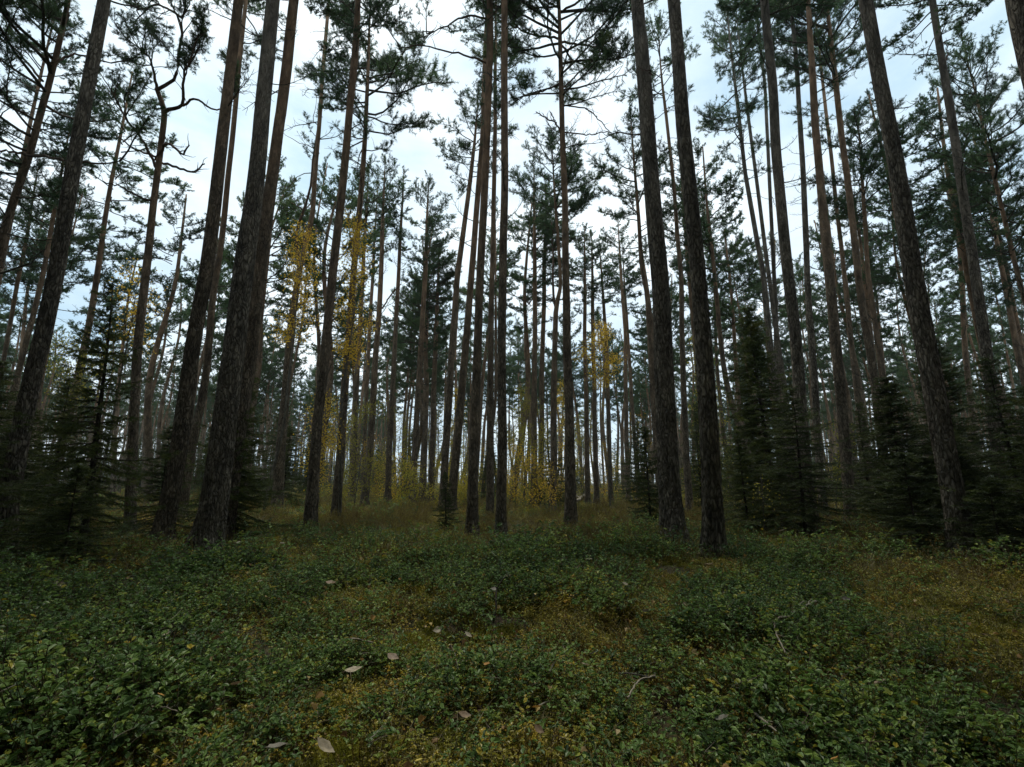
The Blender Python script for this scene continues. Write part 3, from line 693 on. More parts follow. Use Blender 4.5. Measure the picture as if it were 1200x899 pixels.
while cnt < 150 and tries < 6000:
    tries += 1
    dd = math.sqrt(rng.uniform(21**2, 62**2)); a = rng.uniform(-1, 1)*R_(50)
    x, y = dd*math.sin(a), dd*math.cos(a)
    if any((x-u)**2 + (y-v)**2 < 2.6**2 for u, v in used): continue
    pxx = 600 + 590*x/(y*math.cos(PITCH))
    Hh = rng.uniform(13.5, 18.5)
    # keep the lighter gap seen right of centre
    if 655 < pxx < 760 and dd < 34: continue
    used.append((x, y)); cnt += 1
    lab = [z for z in ZONES if z[0] <= pxx < z[1]][0][2]
    FARS.append((pxx, far_pine(x, y, Hh, lab, lab.replace('far slim pine', 'far slim pines'))))

LM = [(-9e9, 'the left frame edge'), (10, 'the thick leaning left trunk'), (152, 'the crooked forked pine'), (243, 'the broadest trunk'), (363, 'the straight brown pine'), (427, 'the elbow branched dark pine'),
      (483, 'the twiggy reddish pine'), (530, 'the two leaning red trunks'), (587, 'the dead straight central pine'), (669, 'the pine with elbowed limbs'), (737, 'the reddish pine by the bright gap'),
      (789, 'the thick scaly grey trunk'), (837, 'the second thick trunk'), (951, 'the tall grey pine'), (997, 'the brown cluster pine'), (1042, 'the stout cluster pine'), (1126, 'the thick black pine'), (1180, 'the leaning trunk beyond the black one')]
ORD = ['first', 'second', 'third', 'fourth', 'fifth', 'sixth', 'seventh', 'eighth', 'ninth', 'tenth', 'eleventh', 'twelfth', 'thirteenth', 'fourteenth', 'fifteenth', 'sixteenth', 'seventeenth', 'eighteenth', 'nineteenth', 'twentieth',
       'twenty-first', 'twenty-second', 'twenty-third', 'twenty-fourth', 'twenty-fifth', 'twenty-sixth']
def order_labels(L_, what):
    L_.sort(key=lambda t: t[0]); c_ = {}
    for p_, o_ in L_:
        k = max(i for i, z in enumerate(LM) if z[0] <= p_); c_[k] = c_.get(k, 0) + 1
        o_['label'] = '%s %s, %s to the right of %s' % ({'pine': 'thin', 'spruce': 'small', 'sapling': 'yellowish'}[what], 'background ' + what, ORD[min(25, c_[k]-1)], LM[k][1])
order_labels(FARS, 'pine')

# ------------------------------------------------------------------ spruces
def make_spruce(h, R, seedy=0, hang=0.12, skip=0.22, extra=0):
    g = G(); tz = np.linspace(0, h, 14)
    tw = np.stack([(vnoise(tz*0.7, seedy)-.5)*0.06, (vnoise(tz*0.7, seedy+7)-.5)*0.06, tz], -1); tw[:, :2] -= tw[0, :2]
    tg = G(); tg.add(*tube(tw, (0.011*h+0.008)*(1-tz/h*0.93), 8), 0)
    z = h*0.06; SP, SD = [], []
    while z < h*0.985:
        t = z/h
        Lb = R*(1-t)**0.85*rng.uniform(0.85, 1.1) + 0.05
        if t < 0.12: Lb *= 0.75
        nb = int(rng.integers(6, 9)) + extra; a0 = rng.uniform(0, 6.28)
        for b in range(nb):
            if rng.random() < skip: continue
            az = a0 + b*2*math.pi/nb + rng.uniform(-.3, .3); l = Lb*rng.uniform(0.35, 1.4)
            dirh = np.array([math.cos(az), math.sin(az), 0])
            tilt = 0.55*t**1.3 - hang*1.6*(1-t) + rng.uniform(-.12, .12)
            n = 7; P = [np.array([0, 0, z + rng.uniform(-.05, .05)])]; dcur = nrm(dirh + np.array([0, 0, tilt]))
            for q in range(n):
                dcur = nrm(dcur + np.array([0, 0, (-hang*0.5 if q < 3 else hang*0.75)]) + rng.normal(size=3)*0.05); P.append(P[-1] + dcur*l/n)
            P = np.array(P); g.add(*tube(P, np.linspace(0.004 + 0.006*l, 0.002, n+1), 4), 0)
            side = np.cross(dirh, [0, 0, 1.0])
            m = int(6 + l*18)
            for q in range(m):
                u = rng.uniform(0.12, 1)*n*0.999; i = int(u); p = P[i] + (P[i+1]-P[i])*(u-i)
                sg = 1 if q % 2 else -1
                tl = l*0.42*(1.05 - u/n)*rng.uniform(0.5, 1.1) + 0.05
                sdv = nrm(dirh*0.7 + side*sg*rng.uniform(0.5, 1) + np.array([0, 0, -0.12 - 0.25*rng.random()]))
                e = p + sdv*tl + np.array([0, 0, -0.06*tl])
                g.add([p - side*0.0015, p + side*0.0015, e], [[0, 1, 2]], 0)
                k = max(2, int(tl/0.035))
                for w in range(k):
                    f = (w+.5)/k; SP.append(p + (e-p)*f); SD.append(sdv)
            for w in range(int(l/0.04)):
                u = rng.uniform(0.1, 1)*n*0.999; i = int(u); SP.append(P[i] + (P[i+1]-P[i])*(u-i)); SD.append(dcur)
        z += h*0.012 + (0.075 if not extra else 0.055)*rng.uniform(0.8, 1.3)*(1-t*0.45)
    for zz_ in np.linspace(h*0.9, h, 9): SP.append(np.array([tw[-1, 0], tw[-1, 1], zz_])); SD.append(np.array([0, 0, 1.0]))
    V, F = needles(np.array(SP), np.array(SD), 8, 0.034, 0.0034, 0.8)
    g.add(V, F, 1)
    return tg, g
SPR = []
for i, (h, R) in enumerate([(3.6, 1.15), (3.0, 0.95), (2.2, 0.75), (4.2, 1.05), (4.0, 1.0)]):
    tg, g = make_spruce(h, R, i*13.3, 0.14 if i != 2 else 0.08, 0.22 if i != 4 else 0.04, 0 if i != 4 else 3)
    SPR.append((h, R, tg.mesh('trunk', [M_SPR]), g.mesh('crown', [M_SPR, M_SPRN])))
print('spruce tris', [len(s[3].polygons) for s in SPR])

def spruce(px, d, ytop, hw, label, v=0, group='young spruces under the pines', pos=None, hgt=None):
    if pos is None:
        p, mpp = at(px, ytop, d); x, y = p[0], d; hgt = p[2]
        R = hw*at(px, 560, d)[1]
    else:
        x, y = pos; R = hw
    gz = float(terrain(x, y)) - 0.05
    h, r0, tm, cm = SPR[v]
    root = bpy.data.objects.new('spruce_tree', None); COL.objects.link(root)
    root.location = (x, y, gz); root.rotation_euler = (rng.normal()*0.02, rng.normal()*0.02, rng.uniform(0, 6.28))
    tagit(root, label, 'spruce', group)
    s = (hgt-gz)/h; q = R/r0
    new_obj('trunk', tm, root, scale=(s, s, s)); new_obj('crown', cm, root, scale=(q, q, s))
    return root

SPRUCES = [(146, 6.6, 328, 84, 'biggest young spruce on the left, tip below the yellow leaves of the crooked pine', 0),
 (290, 9.6, 408, 62, 'dense dark spruce tucked behind the right side of the broadest trunk', 4),
 (882, 11.5, 358, 74, 'tallest dark spruce right of centre, its tip against the pale sky', 4),
 (925, 9.0, 452, 88, 'broad spruce with yellowish boughs around the foot of the tall grey pine', 0),
 (868, 9.6, 505, 60, 'bushy spruce close right of the second thick trunk', 1),
 (757, 11.0, 500, 36, 'small bright green spruce left of the thick scaly trunk', 2),
 (525, 11.0, 553, 19, 'knee high spruce seedling before the leaning red trunks', 2),
 (36, 7.2, 470, 95, 'dark spruce at the foot of the thick leaning left trunk', 1),
 (-25, 5.6, 440, 110, 'spruce cut by the left frame edge', 0),
 (92, 5.6, 545, 80, 'low spruce in front of the biggest left spruce', 2),
 (198, 9.4, 500, 60, 'low spruce between the crooked pine and the coppery trunk', 1),
 (85, 9.6, 440, 70, 'spruce in shade behind the biggest left spruce', 3),
 (1040, 9.2, 440, 80, 'black green spruce at the foot of the right cluster', 4),
 (1092, 11.0, 395, 80, 'tall dark spruce between the right cluster and the thick black trunk', 4),
 (1165, 8.4, 415, 100, 'wide dark spruce right of the thick black trunk', 0),
 (1215, 6.2, 450, 110, 'spruce cut by the right frame edge', 1),
 (1062, 7.4, 530, 75, 'low spruce left of the foot of the thick black trunk', 2),
 (1110, 8.6, 500, 85, 'shaggy dark spruce filling the shade behind the thick black trunk', 4),
 (1250, 8.2, 470, 100, 'dark spruce against the right frame edge behind the nearest one', 4),
 (-5, 9.0, 420, 90, 'dense dark spruce at the left frame edge behind the leaning trunk', 4),
 (1160, 6.4, 560, 70, 'lowest spruce right of the foot of the thick black trunk', 2),
 (1005, 13.5, 470, 55, 'spruce seen between the stems of the right cluster', 0),
 (645, 21, 500, 30, 'dark spruce behind the feet of the forked red pine', 3),
 (815, 17, 470, 45, 'spruce glimpsed between the two thick trunks right of centre', 0),
 (338, 18, 500, 45, 'spruce behind the foot of the slim reddish pine', 1),
 (745, 24, 495, 34, 'spruce in the far gap left of the small bright green spruce', 3),
 (575, 26, 515, 28, 'far spruce behind the central pines', 1),
 (485, 30, 505, 30, 'far spruce left of the leaning red trunks', 3),
]
for (px, d, yt, hw, lab, v) in SPRUCES: spruce(px, d, yt, hw, lab, v)
cnt = 0; FSP = []
while cnt < 42:
    dd = math.sqrt(rng.uniform(18**2, 60**2)); a = rng.uniform(-1, 1)*R_(50)
    x, y = dd*math.sin(a), dd*math.cos(a); pxx = 600 + 590*x/(y*math.cos(PITCH))
    if 440 < pxx < 780 and (dd < 34 or cnt % 3): continue
    side = 'left' if pxx < 330 else 'right' if pxx > 850 else 'middle'
    lab = {'left': 'spruce of the dim undergrowth deep in the stand on the left', 'right': 'spruce of the dark undergrowth deep in the stand on the right', 'middle': 'hazy spruce of the distant undergrowth in the middle'}[side]
    FSP.append((pxx, None)); FSP[-1] = (pxx, spruce(0, 0, 0, rng.uniform(0.9, 1.7), lab, int(rng.integers(4)), lab.replace('spruce of', 'spruces of').replace('hazy spruce', 'hazy spruces'), (x, y), rng.uniform(2.5, 6.0))); cnt += 1

order_labels(FSP, 'spruce')

# ------------------------------------------------------------------ yellow leaved saplings
def leafpoly(c, d, n, ln, wd, fold=0.25):
    """hexagonal folded leaves: c centres(base) (k,3), d direction, n normal -> V,F (4 tris each)"""
    d = nrm(d); s = nrm(np.cross(d, n)); n = np.cross(s, d)
    ln = np.broadcast_to(ln, (len(c),))[:, None]; wd = np.broadcast_to(wd, (len(c),))[:, None]
    up = n*wd*fold
    p0 = c; p5 = c + d*ln - n*ln*0.08
    l1 = c + d*ln*0.32 + s*wd*0.5 + up; l2 = c + d*ln*0.72 + s*wd*0.38 + up
    r1 = c + d*ln*0.32 - s*wd*0.5 + up; r2 = c + d*ln*0.72 - s*wd*0.38 + up
    V = np.stack([p0, l1, l2, p5, r2, r1], 1).reshape(-1, 3)
    b = np.arange(len(c))[:, None]*6
    F = np.concatenate([b+np.array([[0, 2, 1]]), b+np.array([[0, 3, 2]]), b+np.array([[0, 4, 3]]), b+np.array([[0, 5, 4]])])
    return V, F

def sapling(px, d, yt, yb, hw, nleaf, mat, label, lf=0.05):
    nleaf = int(nleaf*2.2); lf *= 0.95
    p, mpp = at(px, yt, d); pb, _ = at(px, yb, d); x = p[0]; gz = float(terrain(x, d)) - 0.05
    h = p[2] - gz; zb = pb[2] - gz; R = hw*mpp
    root = bpy.data.objects.new('birch_sapling', None); COL.objects.link(root); root.location = (x, d, gz)
    tagit(root, label, 'sapling', 'yellow leaved saplings in the stand')
    tz = np.linspace(0, h, 14); o1 = rng.uniform(0, 90)
    tw = np.stack([(vnoise(tz*0.35, o1)-.5)*0.5, (vnoise(tz*0.35, o1+7)-.5)*0.5, tz], -1); tw[:, :2] -= tw[-1, :2]
    tg = G(); tg.add(*tube(tw, 0.009*h*0.55*(1-tz/h*0.85) + 0.003, 7), 0)
    g = G(); C, D = [], []
    nb = int(10 + (h-zb)*5)
    for b in range(nb):
        z = zb + (h-zb)*((b+rng.random())/nb); i = np.interp(z, tz, tw[:, 0]); j = np.interp(z, tz, tw[:, 1])
        t = (z-zb)/(h-zb+1e-6); l = R*(0.45 + 0.9*math.sin(math.pi*min(1, t*0.85+0.12)))*rng.uniform(0.5, 1.1)
        az = rng.uniform(0, 6.28)
        w = wander((i, j, max(0.2, z - l*0.35)), (math.cos(az), math.sin(az), 0.6), l, 6, 0.16, 0.02)
        g.add(*tube(w, np.linspace(0.006+0.005*l, 0.0025, 7), 4), 0)
        for q in range(3):
            k = rng.integers(2, 6); w2 = wander(w[k], w[k]-w[k-1] + rng.normal(size=3)*0.25*l, l*0.35, 4, 0.2, -0.02)
            g.add(*tube(w2, np.linspace(0.002, 0.001, 5), 3), 0)
            C.append(w2[rng.integers(1, 5, 12)]); D.append(rng.normal(size=(12, 3)))
        C.append(w[rng.integers(2, 7, 6)]); D.append(rng.normal(size=(6, 3)))
    C = np.concatenate(C); D = np.concatenate(D)
    k = rng.integers(0, len(C), nleaf)
    c = C[k] + rng.normal(size=(nleaf, 3))*0.13; dd = nrm(rng.normal(size=(nleaf, 3)) + np.array([0, 0, -0.6]))
    V, F = leafpoly(c, dd, nrm(rng.normal(size=(nleaf, 3)) + np.array([0, 0, 0.6])), lf*rng.uniform(0.7, 1.2, nleaf), lf*0.75)
    g.add(V, F, 1)
    new_obj('trunk', tg.mesh('trunk', [M_SMOOTH]), root); new_obj('crown', g.mesh('crown', [M_SMOOTH, mat]), root)
    return root
sapling(357, 14.5, 262, 400, 24, 950, M_YEL, 'golden leaved sapling wrapped round the slim reddish pine with the crooked stem', 0.055)
sapling(409, 13.0, 250, 430, 26, 1050, M_YEL, 'tall golden sapling in front of the airy crowned pine left of centre', 0.055)
sapling(380, 11.8, 462, 560, 22, 620, M_YEL, 'low bright yellow bush between two brown pines left of centre', 0.045)
sapling(428, 17, 470, 575, 34, 900, M_YGR, 'wide olive yellow sapling at the foot of the pines left of centre', 0.05)
sapling(163, 12.5, 320, 405, 34, 330, M_YEL, 'dull golden sapling top behind the tip of the big left spruce', 0.055)
sapling(100, 14, 395, 470, 40, 600, M_YGR, 'dim olive sapling in shade on the far left', 0.05)
sapling(612, 22, 455, 590, 26, 1700, M_YGR, 'feathery yellow green young larch like sapling right of the central straight pine', 0.05)
sapling(603, 19, 520, 580, 18, 330, M_YEL, 'low orange yellow sapling at the foot of the central straight pine', 0.05)
sapling(657, 24, 448, 585, 12, 1000, M_YEL, 'narrow orange sapling just left of the pine with elbowed limbs', 0.055)
sapling(702, 21, 378, 452, 24, 1000, M_YEL, 'golden tuft of leaves floating high over the trio of thin pines', 0.06)
sapling(536, 24, 455, 530, 12, 420, M_YEL, 'small orange sapling glimpsed between the two leaning red trunks', 0.06)
sapling(822, 17, 395, 590, 22, 900, M_YGR, 'warm lit thin leaved sapling between the two thick trunks right of centre', 0.05)
sapling(892, 8.8, 560, 595, 10, 26, M_YGR, 'tiny yellow seedling glowing inside the broad spruce', 0.04)
sapling(625, 17, 535, 590, 26, 420, M_YEL, 'sparse rusty yellow shrub right of the central straight pine', 0.045)
sapling(985, 13.5, 500, 560, 16, 200, M_YGR, 'dim yellow shrub behind the stems of the right cluster', 0.05)
sapling(680, 27, 480, 580, 24, 600, M_YGR, 'far hazy olive sapling behind the pine with elbowed limbs', 0.06)
sapling(465, 28, 480, 575, 26, 600, M_YGR, 'far hazy olive sapling left of the twiggy reddish pine', 0.06)

BUSH = []
for q in range(32):
    px = rng.uniform(370, 800); d = rng.uniform(18, 38)
    BUSH.append((px, sapling(px, d, rng.uniform(470, 560), 590, rng.uniform(12, 26), int(rng.uniform(250, 480)), [M_YGR, M_YGR, M_YEL][q % 3], 'x', 0.06)))
order_labels(BUSH, 'sapling')
for k_, (p_, o_) in enumerate(BUSH): o_['group'] = 'background saplings turning yellow'

# ------------------------------------------------------------------ scattering of what nobody could count
def scatter(name, protos, pts, rot, scl, idx, label, cat):
    pc = bpy.data.collections.new(name + '_sources')
    for k, m in enumerate(protos):
        pc.objects.link(bpy.data.objects.new('%s_%02d' % (name, k), m))
    me = bpy.data.meshes.new(name); me.vertices.add(len(pts)); me.vertices.foreach_set('co', np.asarray(pts, np.float32).ravel())
    for nm, ty, arr, key in (('rot', 'FLOAT_VECTOR', rot, 'vector'), ('scl', 'FLOAT_VECTOR', scl, 'vector')):
        a = me.attributes.new(nm, ty, 'POINT'); a.data.foreach_set(key, np.asarray(arr, np.float32).ravel())
    a = me.attributes.new('idx', 'INT', 'POINT'); a.data.foreach_set('value', np.asarray(idx, np.int32))
    me.update()
    ng = bpy.data.node_groups.new(name, 'GeometryNodeTree')
    ng.interface.new_socket('Geometry', in_out='INPUT', socket_type='NodeSocketGeometry')
    ng.interface.new_socket('Geometry', in_out='OUTPUT', socket_type='NodeSocketGeometry')
    N = ng.nodes; K = ng.links.new
    gi = N.new('NodeGroupInput'); go = N.new('NodeGroupOutput'); ip = N.new('GeometryNodeInstanceOnPoints')
    ci = N.new('GeometryNodeCollectionInfo'); ci.inputs['Collection'].default_value = pc
    ci.inputs['Separate Children'].default_value = True; ci.inputs['Reset Children'].default_value = True
    ip.inputs['Pick Instance'].default_value = True
    K(gi.outputs[0], ip.inputs['Points']); K(ci.outputs[0], ip.inputs['Instance'])
    for nm, ty, sock in (('rot', 'FLOAT_VECTOR', 'Rotation'), ('scl', 'FLOAT_VECTOR', 'Scale'), ('idx', 'INT', 'Instance Index')):
        na = N.new('GeometryNodeInputNamedAttribute'); na.data_type = ty; na.inputs['Name'].default_value = nm
        K([s for s in na.outputs if s.enabled][0], ip.inputs[sock])
    K(ip.outputs[0], go.inputs[0])
    o = new_obj(name, me); md = o.modifiers.new('scatter', 'NODES'); md.node_group = ng
    tagit(o, label, cat, kind='stuff')
    return o

def berry(ns, hgt, nl, ln, wd, mat, spread=0.09, droop=0.0, up=0.35):
    g = G(); C, D, Nn = [], [], []
    for s in range(ns):
        a = rng.uniform(0, 6.28); r = spread*math.sqrt(rng.random())
        w = wander((r*math.cos(a), r*math.sin(a), -0.03), (math.cos(a)*0.4, math.sin(a)*0.4, 1), hgt*rng.uniform(0.6, 1.15), 5, 0.16, 0.0)
        g.add(*tube(w, np.linspace(0.0016, 0.0008, 6), 3), 0)
        br = [w]
        for b in range(3):
            k = rng.integers(2, 5); w2 = wander(w[k], nrm(rng.normal(size=3)*0.7 + np.array([0, 0, 0.7])), hgt*rng.uniform(0.25, 0.5), 3, 0.2, 0.0)
            g.add(*tube(w2, np.linspace(0.001, 0.0006, 4), 3, False), 0); br.append(w2)
        for q in range(nl):
            bb = br[rng.integers(len(br))]; u = rng.uniform(up, 1)*(len(bb)-1)*0.999; i = int(u); p = bb[i] + (bb[i+1]-bb[i])*(u-i)
            az = rng.uniform(0, 6.28)
            C.append(p); D.append([math.cos(az), math.sin(az), rng.uniform(-0.2, 0.55)-droop]); Nn.append([rng.normal()*0.35, rng.normal()*0.35, 1])
    C, D, Nn = np.array(C), np.array(D), np.array(Nn); n = len(C); sz = rng.uniform(0.65, 1.15, n)
    V, F = leafpoly(C, D, Nn, ln*sz, wd*sz); g.add(V, F, 1)
    return g.mesh('shrub', [M_STEM, mat], ())

def heather(ns, hgt, mat, spread=0.09, nl=26, ll=0.012, lw=0.0022):
    g = G(); C, D = [], []
    for s in range(ns):
        a = rng.uniform(0, 6.28); r = spread*math.sqrt(rng.random())
        w = wander((r*math.cos(a), r*math.sin(a), -0.03), (math.cos(a)*0.35, math.sin(a)*0.35, 1), hgt*rng.uniform(0.6, 1.2), 5, 0.12, 0.02)
        g.add(*tube(w, np.linspace(0.0014, 0.0006, 6), 3), 0)
        u = rng.uniform(0.3, 1, nl)*(4.99); i = u.astype(int); C.append(w[i] + (w[i+1]-w[i])*(u-i)[:, None]); D.append(np.repeat(nrm(w[-1]-w[0])[None], nl, 0))
    V, F = needles(np.concatenate(C), np.concatenate(D), 2, ll, lw, 0.9); g.add(V, F, 1)
    return g.mesh('heather', [M_STEM, mat], ())

def mossclump(n, rad, hgt, mat):
    a = rng.uniform(0, 6.28, n); r = rad*np.sqrt(rng.random(n))
    P = np.stack([r*np.cos(a), r*np.sin(a), hgt*(1-(r/rad)**2)*rng.uniform(0.5, 1, n)], -1)
    D = nrm(np.stack([np.cos(a)*0.5, np.sin(a)*0.5, np.ones(n)], -1) + rng.normal(size=(n, 3))*0.3)
    g = G(); g.add(*needles(P, D, 4, 0.022, 0.0028, 0.9), 0)
    return g.mesh('moss', [mat], ())

def grass(n, hgt, mat):
    g = G()
    for s in range(n):
        a = rng.uniform(0, 6.28); r = rng.uniform(0, 0.04); l = hgt*rng.uniform(0.5, 1.2); w = 0.0022
        d = np.array([math.cos(a)*rng.uniform(0.2, 0.9), math.sin(a)*rng.uniform(0.2, 0.9), 1.0]); sd_ = np.array([-math.sin(a), math.cos(a), 0])*w
        P = [np.array([r*math.cos(a), r*math.sin(a), -0.02])]
        for q in range(4): d = nrm(d + np.array([math.cos(a)*0.18, math.sin(a)*0.18, -0.22])); P.append(P[-1] + d*l/4)
        V = []; 
        for q, p in enumerate(P): V += [p - sd_*(1-q/4.3), p + sd_*(1-q/4.3)]
        F = []
        for q in range(4): F += [[2*q, 2*q+1, 2*q+3], [2*q, 2*q+3, 2*q+2]]
        g.add(V, F, 0)
    return g.mesh('grass', [mat], ())

def litter(n):
    a = rng.uniform(0, 6.28, n); r = 0.12*np.sqrt(rng.random(n))
    c = np.stack([r*np.cos(a), r*np.sin(a), rng.uniform(0, 0.02, n)], -1)
    V, F = leafpoly(c, np.stack([np.cos(a*3), np.sin(a*3), rng.normal(size=n)*0.3], -1), np.array([[0, 0, 1.0]]) + rng.normal(size=(n, 3))*0.4, 0.035*rng.uniform(.6, 1.2, n), 0.024)
    g = G(); g.add(V, F, 0); return g.mesh('litter', [M_LIT], ())

BIL = [berry(6, 0.23, 17, 0.021, 0.0125, M_BIL, up=0.5) for _ in range(5)] + [berry(6, 0.25, 17, 0.0235, 0.014, M_BIL, up=0.5) for _ in range(3)]
LIN = [berry(7, 0.13, 18, 0.015, 0.009, M_LIN) for _ in range(4)]
HEA = [heather(10, 0.20, M_HEA) for _ in range(4)]
MOS = [mossclump(160, 0.11, 0.05, M_MOS) for _ in range(3)]
GRA = [grass(16, 0.24, M_GRA) for _ in range(4)]
def one_leaf():
    V, F = leafpoly(np.zeros((1, 3)), np.array([[1., 0, 0.1]]), np.array([[0, 0.2, 1.]]), 0.036, 0.03, 0.45)
    g = G(); g.add(V, F, 0); return g.mesh('litter', [M_LIT2], ())
LIT = [litter(9) for _ in range(4)] + [one_leaf() for _ in range(4)]

def fan(n, r0, r1, half, pw=1.0):
    u = rng.random(n); r = (r0**(2-pw) + u*(r1**(2-pw) - r0**(2-pw)))**(1/(2-pw)); a = rng.uniform(-half, half, n)
    return r*np.sin(a), r*np.cos(a)

HOLES = [((505, 690), 0.30), ((540, 775), 0.16), ((1110, 750), 0.35), ((770, 770), 0.14), ((250, 720), 0.15), ((650, 640), 0.25)]
def covers(n, r0, r1, pw, sc, names):
    x, y = fan(n, r0, r1, R_(56), pw)
    A = vnoise(x*0.9+4, y*0.9+7) * 0.55 + vnoise(x*2.6, y*2.6+3)*0.45
    B = vnoise(x*0.7+40, y*0.7+17)*0.55 + vnoise(x*2.3+8, y*2.3+31)*0.45
    A = np.clip((A-0.5)*1.9+0.5, 0, 1); B = np.clip((B-0.5)*1.9+0.5, 0, 1)
    r = np.hypot(x, y); lat = x/np.maximum(1, y)
    # what grows where: green bilberry near, heather belt at 8-20 m, moss and small yellow leaves to the right
    wb = 1.1*np.clip(A*2.4-0.75, 0.03, 2) * np.interp(r, [0, 6, 8, 10.5], [1.0, 0.95, 0.6, 0.12]) * np.where((lat > 0.08) & (r > 3.2), 0.6, 1.0) * np.where((np.abs(lat) < 0.35) & (r > 4.5), 0.6, 1.0)
    wl = 1.2*np.clip(1.6-A*2.0, 0, 2) * np.where(lat > 0.45, 0.5, 1.0) 
    wh = 0.8*np.clip(B*2.0-0.7, 0, 2) * np.where(r < 7, 0.5, 2.2) * np.where(lat > 0.4, 0.35, 1.0)
    wm = np.where(r < 5, 0.5, 1.0)*np.clip(1.6-B*2.4, 0, 2)
    wg = np.where(r < 7, 0.22, 0.7)*np.clip((1-A)*1.3, 0.2, 1)
    wt_ = np.full(n, 0.16)
    Wt = np.stack([wb, wl, wh, wm, wg, wt_]); Wt /= Wt.sum(0); cs = np.cumsum(Wt, 0); q = rng.random(n)
    kind = (q[None] > cs).sum(0).clip(0, 5)
    C_ = vnoise(x*1.7+60, y*1.7+23)*0.5 + vnoise(x*4.3+2, y*4.3+61)*0.5
    keep = rng.random(n) < np.clip((C_-0.24)*6.0, 0.12, 1)
    wide = 0.75 + 0.9*np.clip(C_-0.35, 0, 0.4)/0.4
    for (hp, hr) in HOLES:
        dph = 0.83*FPX/(hp[1]-565.0)/1.0
        hx = (hp[0]-600)/FPX*dph
        keep &= (np.hypot(x-hx, (y-dph)*0.7) > hr) | (rng.random(n) < 0.06)
    z = terrain(x, y)
    rot = np.stack([rng.normal(size=n)*0.13, rng.normal(size=n)*0.13, rng.uniform(0, 6.28, n)], -1)
    s = sc*rng.uniform(0.65, 1.25, n)*(0.75+0.35*A)*(wide*0.45+0.6)
    for k, (nm, pr) in enumerate(names):
        m = (kind == k) & keep
        if m.sum() == 0: continue
        DATA.setdefault(nm, [pr, [], [], [], []])
        D_ = DATA[nm]; c = int(m.sum())
        D_[1].append(np.stack([x[m], y[m], z[m]], -1)); D_[2].append(rot[m]); D_[3].append(np.stack([s[m]]*3, -1)); D_[4].append(rng.integers(0, min(len(pr), 8 if nm != 'leaf_litter' else 4), c))
DATA = {}
NM = [('bilberry_shrubs', BIL), ('lingonberry_shrubs', LIN), ('heather', HEA), ('moss', MOS), ('grass', GRA), ('leaf_litter', LIT)]
covers(16500, 0.75, 7.0, 0.75, 1.0, NM)
covers(14000, 6.0, 16.0, 0.9, 1.35, NM)
covers(16000, 14.0, 45.0, 1.0, 2.1, NM)
covers(7000, 40.0, 110.0, 1.0, 3.6, NM)
TXT = {'bilberry_shrubs': ('low green bilberry shrubs covering the forest floor', 'shrubs'), 'lingonberry_shrubs': ('small leaved yellow green lingonberry covering the ground in patches', 'shrubs'),
       'heather': ('rusty brown heather in a belt before the pines', 'heather'), 'moss': ('olive moss between the low shrubs', 'moss'), 'grass': ('thin pale grass blades among the shrubs', 'grass'),
       'leaf_litter': ('brown dead leaves scattered between the shrubs', 'leaf litter')}
# a bed of moss and litter under everything near
x, y = fan(1200, 0.7, 8.0, R_(56), 0.8)
DATA['moss'][1].append(np.stack([x, y, terrain(x, y)-0.01], -1)); DATA['moss'][2].append(np.stack([x*0, x*0, rng.uniform(0, 6.28, len(x))], -1)); DATA['moss'][3].append(np.ones((len(x), 3))*rng.uniform(0.8, 1.3, (len(x), 1))); DATA['moss'][4].append(rng.integers(0, 3, len(x)))
x, y = fan(900, 1.0, 9.0, R_(54), 0.6); nn_ = len(x)
DATA['leaf_litter'][1].append(np.stack([x, y, terrain(x, y) + rng.uniform(0.06, 0.19, nn_)], -1)); DATA['leaf_litter'][2].append(np.stack([rng.normal(size=nn_)*0.5, rng.normal(size=nn_)*0.5, rng.uniform(0, 6.28, nn_)], -1))
DATA['leaf_litter'][3].append(np.ones((nn_, 3))*rng.uniform(0.5, 1.2, (nn_, 1))); DATA['leaf_litter'][4].append(rng.integers(4, 8, nn_))
for nm, (pr, a, b, c, d_) in DATA.items():
    scatter(nm, pr, np.concatenate(a), np.concatenate(b), np.concatenate(c), np.concatenate(d_), *TXT[nm])

# far-off wood ahead, plus unseen trees added round the camera to block light
WOOD = []
for i in range(4):
    g = G(); V, F = TR_M[i][2]; g.add(V, F, 2)
    V, F, M_ = CROWN_G[i].arr(); g.addG(CROWN_G[i], np.array(Matrix.Translation((TR_M[i][1][13, 0], TR_M[i][1][13, 1], 10.0))))
    WOOD.append(g.mesh('far_tree', [M_WOOD, M_NEEDLE, M_BARK], (2,)))
for i in (0, 3):
    h, R, tm, cm = SPR[i]; WOOD.append(cm)
pts, rots, scs, ids = [], [], [], []
for _ in range(2300):
    a = rng.uniform(-1, 1)*R_(60)
    if abs(a-0.03) < 0.27 and rng.random() < 0.8: continue
    r = math.sqrt(rng.uniform(60**2, 170**2)); pts.append((r*math.sin(a), r*math.cos(a)))
nf = len(pts)
for _ in range(1000):  # unseen ring beside and behind the camera, added to shade the ground's edges
    a = R_(50) + rng.uniform(0, 1)*R_(260); r = 3.6 + 34*rng.random()**1.3
    if abs(r*math.sin(a))*math.cos(R_(47)) - r*math.cos(a)*math.sin(R_(47)) < 2.9: continue
    pts.append((r*math.sin(a), r*math.cos(a)))
pts = np.array(pts); n = len(pts)
ids = np.where(rng.random(n) < 0.30, rng.integers(4, 6, n), rng.integers(0, 4, n))
side_ = np.arange(n) >= nf
ids = np.where(side_ & (rng.random(n) < 0.5), rng.integers(4, 6, n), ids)
ss = np.where(ids >= 4, np.where(side_, rng.uniform(1.5, 2.1, n), rng.uniform(1.0, 2.0, n)), rng.uniform(0.8, 1.1, n))
